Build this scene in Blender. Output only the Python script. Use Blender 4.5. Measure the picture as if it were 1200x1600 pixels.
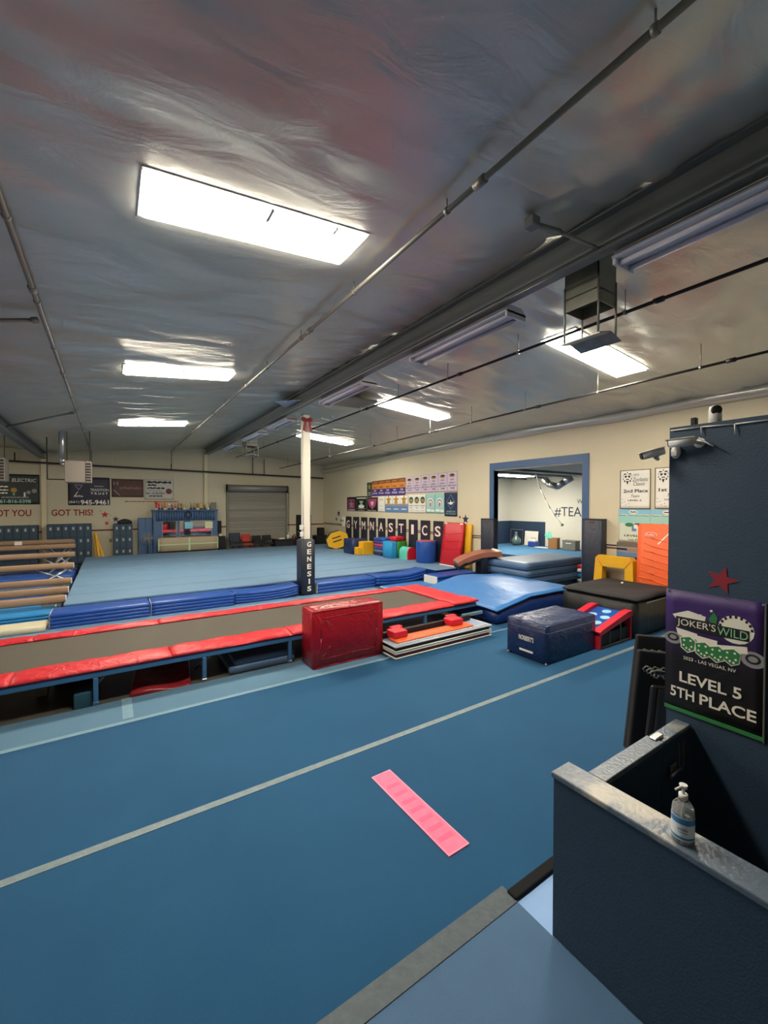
import bpy, bmesh, math, random
from mathutils import Vector, Matrix, noise
random.seed(7)
for o in list(bpy.data.objects): bpy.data.objects.remove(o, do_unlink=True)
SC = bpy.context.scene
COL = SC.collection
PI = math.pi

# ------------------------------------------------------------------ camera
PSI = math.atan(428/650); PITCH = math.atan(12/650); HC = 2.3
cam = bpy.data.cameras.new('camera'); camo = bpy.data.objects.new('camera', cam); COL.objects.link(camo)
camo.location = (0, 0, HC); camo.rotation_euler = (PI/2-PITCH, 0, -PSI)
cam.sensor_fit = 'VERTICAL'; cam.sensor_height = 36; cam.lens = 650/1600*36
cam.clip_start = .05; cam.clip_end = 200
SC.camera = camo
# ------------------------------------------------------------------ world, exposure
w = bpy.data.worlds.new('world'); SC.world = w; w.use_nodes = True
w.node_tree.nodes['Background'].inputs[0].default_value = (.6, .7, .85, 1)
w.node_tree.nodes['Background'].inputs[1].default_value = .15
LAMP = 34.0            # radiance of every ceiling light panel
vs = SC.view_settings
vs.view_transform = 'Standard'; vs.look = 'None'; vs.gamma = 1; vs.use_curve_mapping = False
vs.exposure = 0.9

# ------------------------------------------------------------------ materials
def lin(h):
    h = h.lstrip('#'); v = [int(h[i:i+2], 16)/255 for i in (0, 2, 4)]
    return tuple(c/12.92 if c <= .04045 else ((c+.055)/1.055)**2.4 for c in v)
MATS = {}
def M(name, hexc=None, rough=.6, metal=0., bump=None, var=None, emit=0, spec=.5, trans=0, sheen=0, coat=0):
    """bump=(scale,strength[,stretch xyz]); var=(scale, amount, second hex)"""
    if name in MATS: return MATS[name]
    m = bpy.data.materials.new(name); MATS[name] = m; m.use_nodes = True
    nt = m.node_tree; b = nt.nodes['Principled BSDF']
    c = lin(hexc)
    b.inputs['Base Color'].default_value = (*c, 1); b.inputs['Roughness'].default_value = rough
    b.inputs['Metallic'].default_value = metal; b.inputs['Specular IOR Level'].default_value = spec
    b.inputs['Transmission Weight'].default_value = trans
    b.inputs['Sheen Weight'].default_value = sheen
    b.inputs['Coat Weight'].default_value = coat
    m.diffuse_color = (*c, 1)
    if emit:
        b.inputs['Emission Color'].default_value = (*c, 1); b.inputs['Emission Strength'].default_value = emit
    if bump or var:
        tc = nt.nodes.new('ShaderNodeTexCoord')
    if bump:
        n = nt.nodes.new('ShaderNodeTexNoise'); n.inputs['Scale'].default_value = bump[0]; n.inputs['Detail'].default_value = 4
        src = tc.outputs['Object']
        if len(bump) > 2:
            mp = nt.nodes.new('ShaderNodeMapping'); mp.inputs['Scale'].default_value = bump[2]
            nt.links.new(src, mp.inputs[0]); src = mp.outputs[0]
        if bump[0] < 20: n.inputs['Distortion'].default_value = 1.2
        nt.links.new(src, n.inputs['Vector'])
        bp = nt.nodes.new('ShaderNodeBump'); bp.inputs['Strength'].default_value = bump[1]
        bp.inputs['Distance'].default_value = .02 if bump[0] > 20 else .05
        nt.links.new(n.outputs['Fac'], bp.inputs['Height']); nt.links.new(bp.outputs[0], b.inputs['Normal'])
    if var:
        n2 = nt.nodes.new('ShaderNodeTexNoise'); n2.inputs['Scale'].default_value = var[0]; n2.inputs['Detail'].default_value = 6
        n2.inputs['Roughness'].default_value = .6
        nt.links.new(tc.outputs['Object'], n2.inputs['Vector'])
        rp = nt.nodes.new('ShaderNodeValToRGB')
        rp.color_ramp.elements[0].position = .5-var[1]; rp.color_ramp.elements[1].position = .5+var[1]
        rp.color_ramp.elements[0].color = (*c, 1); rp.color_ramp.elements[1].color = (*lin(var[2]), 1)
        nt.links.new(n2.outputs['Fac'], rp.inputs[0]); nt.links.new(rp.outputs[0], b.inputs['Base Color'])
    return m
def vinyl(name, hexc, rough=.36, s=5, st=.25, hex2=None):
    return M(name, hexc, rough, bump=(s, st), var=(3, .3, hex2) if hex2 else None)

m_conc = M('concrete_dark', '4a4842', .45, bump=(30, .2), var=(2, .3, '5d594f'))
m_carpet = M('carpet_blue', '184c73', .85, bump=(260, .35), var=(1.1, .35, '1e577d'), spec=.25, sheen=.05)
m_carpet2 = M('carpet_edge_blue', '557993', .8, bump=(240, .3), var=(2, .3, '5f839c'), spec=.3)
m_carpet3 = M('entry_mat_blue', '48688a', .75, bump=(200, .3), var=(2, .3, '507294'), spec=.3)
m_pale = M('pale_blue_vinyl', '7aa6dc', .5, bump=(200, .1), var=(3, .3, '86b0e2'))
m_spring = M('spring_floor_carpet', '6587a6', .6, bump=(260, .25), var=(1.2, .3, '7092b0'), spec=.5)  # base colour lightened to carry the grazing glare on this carpet
m_room = M('room_carpet', '3a6d98', .8, bump=(200, .2), var=(2, .3, '437aa5'))
m_tape = M('grey_tape', '7f9095', .55, bump=(60, .2), var=(14, .2, '6c7d82'))
m_tape2 = M('pale_tape', '7c9daf', .55, var=(12, .2, '6f92a6'))
m_tape3 = M('worn_tape', '4f5d66', .6, bump=(40, .3), var=(18, .2, '434f58'))
m_wall = M('cream_wall_paint', 'dbd0b4', .75, bump=(60, .06), var=(.8, .3, 'd3c8aa'))
m_wall2 = M('far_wall_paint', 'cbc3ab', .75, bump=(60, .06), var=(.8, .3, 'c2baa2'))
m_white = M('white_wall_paint', 'dfddd2', .75, bump=(60, .06))
m_navyw = M('navy_wall_paint', '32485e', .6, bump=(110, .16), var=(30, .3, '2d4157'))
m_navyt = M('navy_trim_paint', '46638a', .45, bump=(60, .1))
m_ledge = M('ledge_worn_paint', '5f6d7d', .36, bump=(50, .2), var=(2.6, .1, 'b4b0a4'))
for n_ in m_ledge.node_tree.nodes:
    if n_.type == 'VALTORGB': n_.color_ramp.elements[0].position = .54; n_.color_ramp.elements[1].position = .66
m_stripe = M('maroon_stripe', '6b2a2a', .6)
m_beam = M('beam_grey', '75797a', .5, metal=.2, bump=(40, .05))
m_pipe = M('pipe_black', '2b2a29', .5, metal=.3)
m_pipeg = M('pipe_grey', '8a8880', .45, metal=.4)
m_galv = M('galvanized_steel', '9a9d96', .4, metal=.4, var=(8, .25, '74766f'))
m_galvd = M('duct_tin', '8a8a7e', .4, metal=.4, var=(5, .3, '6e6f66'))
m_alum = M('aluminium', 'b9bcc0', .35, metal=.9)
m_wmetal = M('white_enamel', 'd9d9d6', .4)
m_fixt = M('fixture_white', 'c9c8cf', .45)
m_lens = M('fixture_lens', 'c8c6d2', .35, spec=.5)
m_glow = M('lit_panel', 'fff4e0', .5, emit=LAMP)
m_postw = M('post_white', 'e6e2d4', .45)
m_black = M('black_plastic', '121214', .5)
m_blackv = vinyl('black_vinyl', '1a1a1c', .42, 4, .3)
m_blackf = M('black_fabric', '242427', .85, bump=(150, .2))
m_navyv = vinyl('navy_vinyl', '1c2a50', .27, 6, .45, '21315c')
m_padnavy = vinyl('pad_navy', '232838', .5, 5, .3)
m_royal = vinyl('royal_vinyl', '1d4a9c', .36, 4, .25, '2353a6')
m_royald = vinyl('royal_dark_vinyl', '153472', .4, 4, .25)
m_crash = vinyl('crash_top', '2f6cb0', .4, 3, .3, '3877b8')
m_steel = vinyl('steel_blue_vinyl', '4c6788', .42, 3, .2, '567294')
m_sky = vinyl('sky_vinyl', '2b86c6', .4, 4, .2)
m_red = vinyl('red_vinyl', '920a1c', .26, 6, .42, '9d0e22')
m_pad = vinyl('tramp_red', 'c8242f', .34, 7, .5, 'd2303a')
m_redb = M('bright_red', 'd81f34', .45)
m_maroon = vinyl('maroon_vinyl', '86212a', .35, 5, .3)
m_orange = vinyl('orange_vinyl', 'e8602f', .5, 4, .35, 'f06a35')
m_yellow = vinyl('yellow_vinyl', 'e0a91c', .45, 5, .3)
m_green = vinyl('green_vinyl', '3a8a2c', .45, 5, .25)
m_dgreen = vinyl('dark_green_vinyl', '26503f', .45, 5, .25)
m_teal = vinyl('teal_vinyl', '62cbb8', .45, 5, .25)
m_cyan = vinyl('cyan_vinyl', '2f9ad2', .45, 5, .25)
m_purple = vinyl('purple_vinyl', '4d3f86', .45, 5, .2)
m_lilac = M('lilac_print', 'd9c4d6', .6)
m_cream = vinyl('cream_vinyl', 'cfc8ac', .5, 5, .2)
m_tan = vinyl('tan_leather', '9a5f4c', .4, 4, .2, 'a56a55')
m_beamw = M('beam_suede', 'a5876b', .75, bump=(120, .15), var=(2, .3, '96795f'))
m_beams = M('beam_side', '7d6450', .7, bump=(80, .1))
m_bed = M('trampoline_bed', '4d493f', .65, bump=(400, .4), var=(1, .3, '5a554b'), spec=.4)
m_frameb = M('frame_blue', '3f6f9c', .4, metal=.1)
m_locker = M('locker_blue', '2e4558', .5, bump=(30, .05))
m_plate = M('locker_plate', 'a5abad', .5)
m_roll = M('rolldoor_steel', '99958a', .5, metal=.15, bump=(1, 1.0, (0.001, .001, 26)))
m_mirror = M('mirror', 'd8dde0', .04, metal=1)
m_glass = M('clear_bottle', 'f4f8fa', .08, trans=.8, spec=.5)
m_pink = M('pink_rubber', 'f4628c', .55, bump=(40, .1), var=(9, .25, 'ff7ba0'))
m_pinke = M('pink_edge', 'ff9db8', .5)
m_brown = M('brown_print', '4a302b', .6, var=(3, .3, '5a3b33'))
m_ink = M('ink_black', '17171a', .6)
m_inkw = M('ink_white', 'eeeade', .6)
m_inkr = M('ink_red', '8c1620', .6)
m_ored = M('star_red', 'b32434', .6)
m_inkg = M('ink_green', '2f7d46', .6)
m_inkgl = M('ink_light_green', '8cc79a', .6)
m_inkgrey = M('ink_grey', '8f8f96', .6)
m_inkgold = M('ink_gold', 'b58a3a', .6)
m_inkteal = M('ink_teal', '9cd0c6', .6)
m_inkpurple = M('ink_purple', '44307e', .6)
m_inkorange = M('ink_orange', 'd98a34', .6)
m_inknavy = M('ink_navy', '1d2d4a', .6)
m_inkpink = M('ink_pink', 'a8476a', .6)
m_inksky = M('ink_sky', '86c3d8', .6)
m_inkblue = M('ink_blue', '5f83ae', .6)
m_gold = M('trophy_gold', 'c9a24a', .35, metal=.7)
m_wood = M('brown_card', 'a0744a', .8)
m_grey = M('grey_plastic', '75766c', .6)
m_gown = M('bow_maroon', '8a2b36', .6)
m_bottlelab = M('bottle_label', 'dfe6ea', .4)
m_bottleblue = M('label_blue', '3f7fb4', .4)

# ceiling blanket: white foil facing with a soft metallic sheen
def ceiling_mat():
    m = M('ceiling_foil', 'c3c3b9', .34, metal=.5, bump=(1.8, .2, (1, 2.4, 1)), var=(.7, .3, 'cdccc2'))
    return m
m_ceil = ceiling_mat()

# ------------------------------------------------------------------ mesh helpers
def nb(): return bmesh.new()
def box(bm, x0, x1, y0, y1, z0, z1, bev=0, seg=2):
    r = bmesh.ops.create_cube(bm, size=1)
    vs_ = r['verts']
    for v in vs_:
        v.co = Vector(((x0+x1)/2+v.co.x*(x1-x0), (y0+y1)/2+v.co.y*(y1-y0), (z0+z1)/2+v.co.z*(z1-z0)))
    if bev:
        es = list({e for v in vs_ for e in v.link_edges})
        bmesh.ops.bevel(bm, geom=es, offset=bev, segments=seg, profile=.5, affect='EDGES')
    return bm
def cyl(bm, p0, p1, r, seg=12, r2=None, caps=True):
    p0 = Vector(p0); p1 = Vector(p1); d = p1-p0
    res = bmesh.ops.create_cone(bm, cap_ends=caps, segments=seg, radius1=r, radius2=r if r2 is None else r2, depth=d.length)
    q = Vector((0, 0, 1)).rotation_difference(d.normalized()); mt = Matrix.Translation((p0+p1)/2) @ q.to_matrix().to_4x4()
    bmesh.ops.transform(bm, matrix=mt, verts=res['verts'])
    for f in {f for v in res['verts'] for f in v.link_faces}:
        if len(f.verts) == 4: f.smooth = True
    return bm
def tube(bm, pts, r, seg=8):
    for a, b in zip(pts[:-1], pts[1:]): cyl(bm, a, b, r, seg)
    for p in pts[1:-1]: ball(bm, p, r, seg)
    return bm
def ball(bm, c, r, seg=10, sc=(1, 1, 1)):
    res = bmesh.ops.create_uvsphere(bm, u_segments=seg, v_segments=max(5, seg//2), radius=r)
    for v in res['verts']: v.co = Vector((c[0]+v.co.x*sc[0], c[1]+v.co.y*sc[1], c[2]+v.co.z*sc[2]))
    for f in {f for v in res['verts'] for f in v.link_faces}: f.smooth = True
    return bm
def lathe(bm, prof, seg=24, c=(0, 0, 0)):
    rings = []
    for r, z in prof:
        rings.append([bm.verts.new((c[0]+r*math.cos(2*PI*k/seg), c[1]+r*math.sin(2*PI*k/seg), c[2]+z)) for k in range(seg)])
    for a, b in zip(rings[:-1], rings[1:]):
        for k in range(seg):
            f = bm.faces.new((a[k], a[(k+1) % seg], b[(k+1) % seg], b[k])); f.smooth = True
    bm.faces.new(list(reversed(rings[0]))); bm.faces.new(rings[-1])
    return bm
def prism(bm, poly, t0, t1, axis='z'):
    """polygon extruded from t0 to t1; axis z: (x,y), axis y: (x,z), axis x: (y,z)"""
    def P(p, t): return {'z': (p[0], p[1], t), 'y': (p[0], t, p[1]), 'x': (t, p[0], p[1])}[axis]
    a = [bm.verts.new(P(p, t0)) for p in poly]; b = [bm.verts.new(P(p, t1)) for p in poly]
    n = len(poly)
    fs = [bm.faces.new(a), bm.faces.new(b)]
    for k in range(n): fs.append(bm.faces.new((a[k], a[(k+1) % n], b[(k+1) % n], b[k])))
    bmesh.ops.recalc_face_normals(bm, faces=fs)
    return bm
def star_poly(cx, cy, r, ri=.42, rot=0):
    return [(cx+(r if k % 2 == 0 else r*ri)*math.sin(rot+k*PI/5), cy+(r if k % 2 == 0 else r*ri)*math.cos(rot+k*PI/5)) for k in range(10)]
def circ_poly(cx, cy, rx, ry, n=18): return [(cx+rx*math.cos(2*PI*k/n), cy+ry*math.sin(2*PI*k/n)) for k in range(n)]
def puffy(x0, x1, y0, y1, z0, z1, f=None, nx=24, ny=16, r=.03):
    """soft mat: box whose top and bottom follow f(u,v)->dz, sides rounded"""
    bm = nb(); g = {}
    lay = [(0, r, .0), (0, 0, r), (1, 0, -r), (1, r, 0)]
    rings = []
    def z(top, u, v):
        d = f(u, v) if f else (0, 0)
        return (z1+d[1]) if top else (z0+d[0])
    for top in (0, 1):
        for i in range(nx+1):
            for j in range(ny+1):
                u, v = i/nx, j/ny
                g[top, i, j] = bm.verts.new((x0+r+(x1-x0-2*r)*u, y0+r+(y1-y0-2*r)*v, z(top, u, v)))
        for i in range(nx):
            for j in range(ny):
                q = [g[top, i, j], g[top, i+1, j], g[top, i+1, j+1], g[top, i, j+1]]
                fc = bm.faces.new(q if top else q[::-1]); fc.smooth = True
    border = [(i, 0) for i in range(nx)]+[(nx, j) for j in range(ny)]+[(i, ny) for i in range(nx, 0, -1)]+[(0, j) for j in range(ny, 0, -1)]
    prev = [g[0, i, j] for i, j in border]
    for top in (0, 1):
        cur = []
        for i, j in border:
            u, v = i/nx, j/ny
            x = x0 if i == 0 else x1 if i == nx else x0+r+(x1-x0-2*r)*u
            y = y0 if j == 0 else y1 if j == ny else y0+r+(y1-y0-2*r)*v
            cur.append(bm.verts.new((x, y, z(top, u, v)+(-r if top else r))))
        n = len(cur)
        for k in range(n):
            fc = bm.faces.new((prev[k], prev[(k+1) % n], cur[(k+1) % n], cur[k])); fc.smooth = True
        prev = cur
    last = [g[1, i, j] for i, j in border]; n = len(last)
    for k in range(n):
        fc = bm.faces.new((prev[k], prev[(k+1) % n], last[(k+1) % n], last[k])); fc.smooth = True
    bmesh.ops.recalc_face_normals(bm, faces=bm.faces)
    return bm
_fc = {}
def text_bm(bm, body, x0, x1, yc, h, z0=.002, z1=.004, bold=0, shear=0):
    """lettering fitted to x0..x1 and height h about yc, in the local xy plane"""
    key = (body, bold, shear)
    if key not in _fc:
        cu = bpy.data.curves.new('t', 'FONT'); cu.body = body; cu.size = 1; cu.extrude = .01; cu.offset = bold; cu.shear = shear; cu.resolution_u = 3
        ob = bpy.data.objects.new('t', cu); COL.objects.link(ob)
        dg = bpy.context.evaluated_depsgraph_get(); dg.update()
        me = bpy.data.meshes.new_from_object(ob.evaluated_get(dg))
        bpy.data.objects.remove(ob); bpy.data.curves.remove(cu)
        _fc[key] = me
    me = _fc[key]
    n0 = len(bm.verts); bm.from_mesh(me); bm.verts.ensure_lookup_table()
    vv = bm.verts[n0:]
    if not vv: return bm
    a = min(v.co.x for v in vv); b = max(v.co.x for v in vv); c = min(v.co.y for v in vv); d = max(v.co.y for v in vv)
    for v in vv:
        v.co = Vector((x0+(v.co.x-a)/max(1e-6, b-a)*(x1-x0), yc+((v.co.y-c)/max(1e-6, d-c)-.5)*h, z0 if v.co.z < 0 else z1))
    return bm
def part(name, bm, mat, parent=None, loc=(0, 0, 0), rot=(0, 0, 0), label=None):
    me = bpy.data.meshes.new(name); bm.to_mesh(me); bm.free(); me.materials.append(mat)
    o = bpy.data.objects.new(name, me); COL.objects.link(o); o.location = loc; o.rotation_euler = rot
    if parent: o.parent = parent
    if label: o['label'] = label
    return o
def tag(o, label, cat, group=None):
    o['label'] = label; o['category'] = cat
    if group: o['group'] = group
    return o
def single(name, bm, mat, label, cat, loc=(0, 0, 0), rot=(0, 0, 0), group=None):
    return tag(part(name, bm, mat, None, loc, rot), label, cat, group)
def thing(name, label, cat, loc=(0, 0, 0), rot=(0, 0, 0), group=None):
    o = bpy.data.objects.new(name, None); COL.objects.link(o); o.location = loc
    o.rotation_euler = rot if isinstance(rot, (tuple, list)) else (0, 0, rot)
    o.empty_display_size = .1
    return tag(o, label, cat, group)
def struct(name, bm, mat, label=None, loc=(0, 0, 0), rot=(0, 0, 0)):
    o = part(name, bm, mat, None, loc, rot); o['kind'] = 'structure'; o['label'] = label or name.replace('_', ' '); return o
RW = (PI/2, 0, -PI/2)      # local xy plane on a wall whose face looks to -X
FW = (PI/2, 0, 0)          # ... to -Y
ORD = ['first', 'second', 'third', 'fourth', 'fifth', 'sixth', 'seventh', 'eighth', 'ninth', 'tenth', 'eleventh', 'twelfth', 'thirteenth', 'fourteenth', 'fifteenth', 'sixteenth']
# ================================================================== STRUCTURE
WX = 9.54; FY = 20.4; SFZ = .30
def ceilz(x):
    if x >= 3.7: return 4.85-.085*(x-3.7)
    if x >= -2.1: return 4.85-.1*(3.7-x)
    return 4.27+.1*(-2.1-x)
fl = struct('floor', box(nb(), -9, WX, -3, FY, -.2, -.05), m_conc, 'dark concrete slab under the carpets')
CARP = [(-9, 9.5, 1.62, 3.345, m_carpet), (-9, 9.5, 3.355, 5.15, m_carpet), (-9, 3.45, 5.15, 5.76, m_carpet2), (3.45, 9.5, 5.15, 5.76, m_carpet),
        (-9, 6.1, 7.85, 10.3, m_spring), (6.1, 9.5, 5.76, 10.3, m_carpet)]
for (a, b, c, d, mm) in CARP:
    part('carpet_strip', box(nb(), a, b, c, d, -.05, 0, .008, 1), mm, fl)
part('entry_mat', box(nb(), -9, 1.95, -3, 1.56, -.05, .0, .004, 1), m_carpet3, fl)
part('vinyl_sheet', box(nb(), 1.95, 9.5, -3, 1.56, -.05, -.004), m_pale, fl)
part('edge_strip', box(nb(), 1.94, 3.2, 1.555, 1.625, -.05, .018, .01, 2), M('rubber_edge', '15171a', .8, spec=.2), fl)
part('tape_strip', box(nb(), -9, 9.4, 3.31, 3.375, .0, .003), m_tape, fl)
part('tape_strip', box(nb(), -9, 3.45, 5.10, 5.165, .0, .003), m_tape2, fl)
part('tape_strip', box(nb(), 3.45, 9.4, 5.13, 5.16, .0, .003), m_tape2, fl)
part('tape_strip', box(nb(), -2, 1.95, 1.55, 1.667, .0, .004), m_tape3, fl)
part('tape_patch', box(nb(), .09, .19, 5.2, 5.76, .0, .004), m_tape2, fl)

# spring floor built of carpet strips
sf = thing('spring_floor', 'raised pale blue spring floor of long carpet strips before the roll-up door', 'gym floor', (0, 0, 0))
part('platform', box(nb(), -.78, 9.4, 10.42, 19.3, 0, SFZ-.05), m_royald, sf)
ys = [10.42, 11.45, 12.55, 13.9, 15.4, 17.0, 19.3]
for a, b in zip(ys[:-1], ys[1:]):
    part('carpet_strip', box(nb(), -.8, 9.42, a+.025, b-.025, SFZ-.05, SFZ, .014, 2), m_spring, sf)

# walls
far = nb()
prism(far, [(-9, -.2), (WX, -.2), (WX, ceilz(WX)+.05), (3.7, 4.93), (-2.1, 4.33), (-9, 5.0)], FY, FY+.15, 'y')
wf = struct('wall_far', far, m_wall2, 'cream painted far end wall')
part('column', box(nb(), -2.18, -2.02, FY-.1, FY, 0, 4.25, .01, 1), m_wall, wf)
part('column', box(nb(), 3.58, 3.74, FY-.12, FY, 0, 4.65, .01, 1), m_wall, wf)
for z in (3.72,):
    part('girt_line', box(nb(), -9, WX, FY-.012, FY, z, z+.02), m_wall, wf)
for x in (-3.2, -1.0, .1, 1.2, 2.4, 5.2, 6.6, 8.0):
    part('panel_joint', box(nb(), x, x+.012, FY-.006, FY, 3.4, ceilz(x)), m_wall, wf)
part('stripe', box(nb(), -9, WX, FY-.008, FY, 1.22, 1.28), m_stripe, wf)
rw = nb()
T = .16
box(rw, WX, WX+T, -3, 5.76, -.2, 4.42); box(rw, WX, WX+T, 8.53, FY+.15, -.2, 4.42); box(rw, WX, WX+T, 5.76, 8.53, 3.3, 4.42)
wr = struct('wall_right', rw, m_wall, 'cream painted long side wall')
part('stripe', box(nb(), WX-.006, WX, 8.7, FY, 1.245, 1.275), m_stripe, wr); part('stripe', box(nb(), WX-.006, WX, 8.7, FY, 1.305, 1.335), m_inknavy, wr)
part('stripe', box(nb(), WX-.006, WX, -3, 5.6, 1.295, 1.325), m_stripe, wr); part('stripe', box(nb(), WX-.006, WX, -3, 5.6, 1.355, 1.385), m_inknavy, wr)
struct('wall_left', box(nb(), -9.15, -9, -3, FY+.15, -.2, 5.05), m_wall2)
struct('wall_near', box(nb(), -9.15, WX+T, -3.15, -3, -.2, 5.0), m_wall2)
fr = nb()
box(fr, WX-.03, WX+T+.01, 5.60, 5.76, 0, 3.32); box(fr, WX-.03, WX+T+.01, 8.53, 8.69, 0, 3.32); box(fr, WX-.03, WX+T+.01, 5.60, 8.69, 3.32, 3.52)
struct('trim_1', fr, m_navyt, 'navy painted frame round the wide wall opening')

# ceiling: sagging foil faced insulation blankets
LRECT = [(.22, 1.9, 3.43), (.22, 1.9, 8.0), (.22, 1.9, 13.45), (5.35, 7.4, 3.62), (5.35, 7.3, 8.25), (5.45, 7.45, 13.6)]
def build_ceiling():
    bm = nb()
    xs = [-9+.35*k for k in range(20)]+[-2.1+.075*k for k in range(1, 155)]+[WX+T]
    ysl = [-3+.35*k for k in range(8)]+[-.2+.085*k for k in range(1, 243)]+[FY+.1]
    grid = []
    for x in xs:
        row = []
        base = ceilz(x)
        nb_ = math.exp(-abs(x-3.7)/1.0)      # tighter folds beside the steel beam
        edge = max(0, min(1, (x-8.6)/.9))
        for y in ysl:
            damp = 1
            p1 = noise.noise(Vector((x*.55, y*1.5, 3.1)))
            p2 = 1-abs(noise.noise(Vector((x*.8+.5*y, y*2.6-.25*x, 9.7))))*2
            p3 = 1-abs(noise.noise(Vector((x*1.6, y*6.0+.5*x, 1.7))))*2
            p4 = noise.noise(Vector((x*.35, y*.3, 7.3)))
            seam = math.exp(-((((y+.3) % 1.52)-.76)/.03)**2)
            for (lx0, lx1, ly) in LRECT:
                dx_ = max(lx0-x, x-lx1, 0); dy_ = max(abs(y-ly)-.3, 0); damp = min(damp, max(0, min(1, math.hypot(dx_, dy_)/.35)))
            k = .35+.65*max(0, min(1, .5+p4*1.4))
            z = base+damp*(.024*p1+.040*k*p2*abs(p2)+(.010+.022*nb_)*k*p3-.012*seam)
            if edge: z -= .05*edge*edge*(1+.3*noise.noise(Vector((y*.8, 2.2, 0))))
            row.append(bm.verts.new((x, y, z)))
        grid.append(row)
    for i in range(len(xs)-1):
        for j in range(len(ysl)-1):
            f = bm.faces.new((grid[i][j], grid[i][j+1], grid[i+1][j+1], grid[i+1][j])); f.smooth = True
    return bm
ceil = struct('ceiling', build_ceiling(), m_ceil, 'sagging foil faced insulation blankets under the roof')
# insulation roll hanging along the top of the right wall
roll = nb(); prev = None; n = 10
for j in range(0, 95):
    y = -3+j*.25
    s_ = .10+.035*noise.noise(Vector((y*.6, 0, 5)))
    ring = [roll.verts.new((WX-.02-s_*1.5*abs(math.sin(a)), y, 4.27-.22*max(0, (y-11)/9)+(s_)*math.cos(a)*1.1+.03*noise.noise(Vector((y*.5, 4, 1))))) for a in [PI*k/n for k in range(n+1)]]
    if prev:
        for k in range(n):
            f = roll.faces.new((prev[k], prev[k+1], ring[k+1], ring[k])); f.smooth = True
    prev = ring
bmesh.ops.recalc_face_normals(roll, faces=roll.faces)
struct('trim_2', roll, m_ceil, 'sagging insulation roll along the top of the side wall')
# roof steel
def ibeam(name, x, zt, zb, wdt, y0, y1, label):
    bm = nb(); box(bm, x-wdt/2, x+wdt/2, y0, y1, zt-.02, zt); box(bm, x-.02, x+.02, y0, y1, zb, zt); box(bm, x-wdt/2, x+wdt/2, y0, y1, zb-.02, zb)
    return tag(part(name, bm, m_beam), label, 'beam')
ibeam('roof_beam', 3.70, 4.84, 4.58, .2, -3, FY, 'long grey steel roof beam carried by the white post')
ibeam('roof_beam', -2.1, 4.27, 4.05, .2, -3, FY, 'grey steel valley beam at the left edge over the lockers')

# ------------------------------------------------------------------ sprinkler pipes
def pipe(label, x, z0, z1, mat, r=.025, drop=None, hang=1.5, y0=-3, y1=FY-.25):
    t = thing('sprinkler_pipe', label, 'pipe', (x, 0, 0))
    part('pipe_run', tube(nb(), [(0, y0, z0), (0, y1, z1)]+([(0, y1, drop)] if drop else []), r, 10), mat, t)
    y = y0+1
    while y < y1:
        zz = z0+(z1-z0)*(y-y0)/(y1-y0)
        b = nb(); cyl(b, (0, y, zz+r), (0, y, ceilz(x)+.02), .006, 6); cyl(b, (0, y-.015, zz), (0, y+.015, zz), r+.008, 10)
        part('hanger', b, m_pipeg, t); y += hang
    y = y0+2.1
    while y < y1:
        zz = z0+(z1-z0)*(y-y0)/(y1-y0)
        part('coupling', cyl(nb(), (0, y-.05, zz), (0, y+.05, zz), r+.012, 10), mat, t); y += 3.05
pipe('grey sprinkler pipe passing between the nearest ceiling light and the roof beam', 2.24, 4.61, 4.61, m_pipeg, .021, 4.05)
pipe('black sprinkler pipe right of the roof beam, just past the hanging tin duct', 4.96, 4.5, 4.5, m_pipe, .020)
pipe('black sprinkler pipe nearest the long cream side wall', 7.05, 4.30, 4.08, m_pipe, .019)
pipe('grey sprinkler pipe at the far left of the ceiling', -.60, 4.36, 4.36, m_pipeg, .021, 4.0)
t = thing('sprinkler_main', 'black sprinkler main running across the far wall above the banners', 'pipe', (0, FY-.2, 0))
part('pipe_run', tube(nb(), [(-9, 0, 3.98), (9.45, 0, 3.68)], .035, 10), m_pipe, t)
for x, zt in ((5.75, 4.6), (6.3, 4.5), (-.6, 4.0), (2.24, 4.05), (-2.9, 4.2)):
    part('riser', tube(nb(), [(x, 0, 3.98-(x+9)*.0163), (x, 0, zt)], .02, 8), m_pipe, t)
for (a, b, lab) in (((-.66, 6.0, 4.34), (-2.05, 6.35, 4.12), 'grey steel brace from the left pipe to the frame edge, nearer one'), ((-.68, 11.6, 4.34), (-2.0, 13.0, 4.12), 'grey steel brace reaching the left beam, farther one')):
    b_ = nb(); d = (Vector(b)-Vector(a)); cyl(b_, a, b, .022, 8); cyl(b_, Vector(a)-d*.01, Vector(a)+d*.03, .035, 8); single('sway_brace', b_, m_pipeg, lab, 'brace')

# ------------------------------------------------------------------ ceiling lights
def light(x0, x1, yc, wd, label):
    xc = (x0+x1)/2; L = (x1-x0); s = .1 if xc < 3.7 and xc > -2.1 else -.085
    t = thing('ceiling_light', label, 'light', (xc, yc, ceilz(xc)+.015), (0, -math.atan(s), 0), 'bright ceiling light panels')
    b = nb(); r = .035
    box(b, -L/2-r, L/2+r, -wd/2-r, -wd/2, -.022, .06, .004, 1); box(b, -L/2-r, L/2+r, wd/2, wd/2+r, -.022, .06, .004, 1)
    box(b, -L/2-r, -L/2, -wd/2, wd/2, -.022, .06, .004, 1); box(b, L/2, L/2+r, -wd/2, wd/2, -.022, .06, .004, 1)
    part('frame', b, m_wmetal, t)
    part('diffuser', box(nb(), -L/2, L/2, -wd/2, wd/2, -.045, -.01, .012, 1), m_glow, t)
    part('clip', box(nb(), -.012, .012, -wd/2-.02, -wd/2+.13, -.056, -.04), m_wmetal, t)
    part('clip', box(nb(), L/2-.3, L/2-.28, -wd/2-.02, -wd/2+.06, -.056, -.04), m_wmetal, t)
    return t
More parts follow.
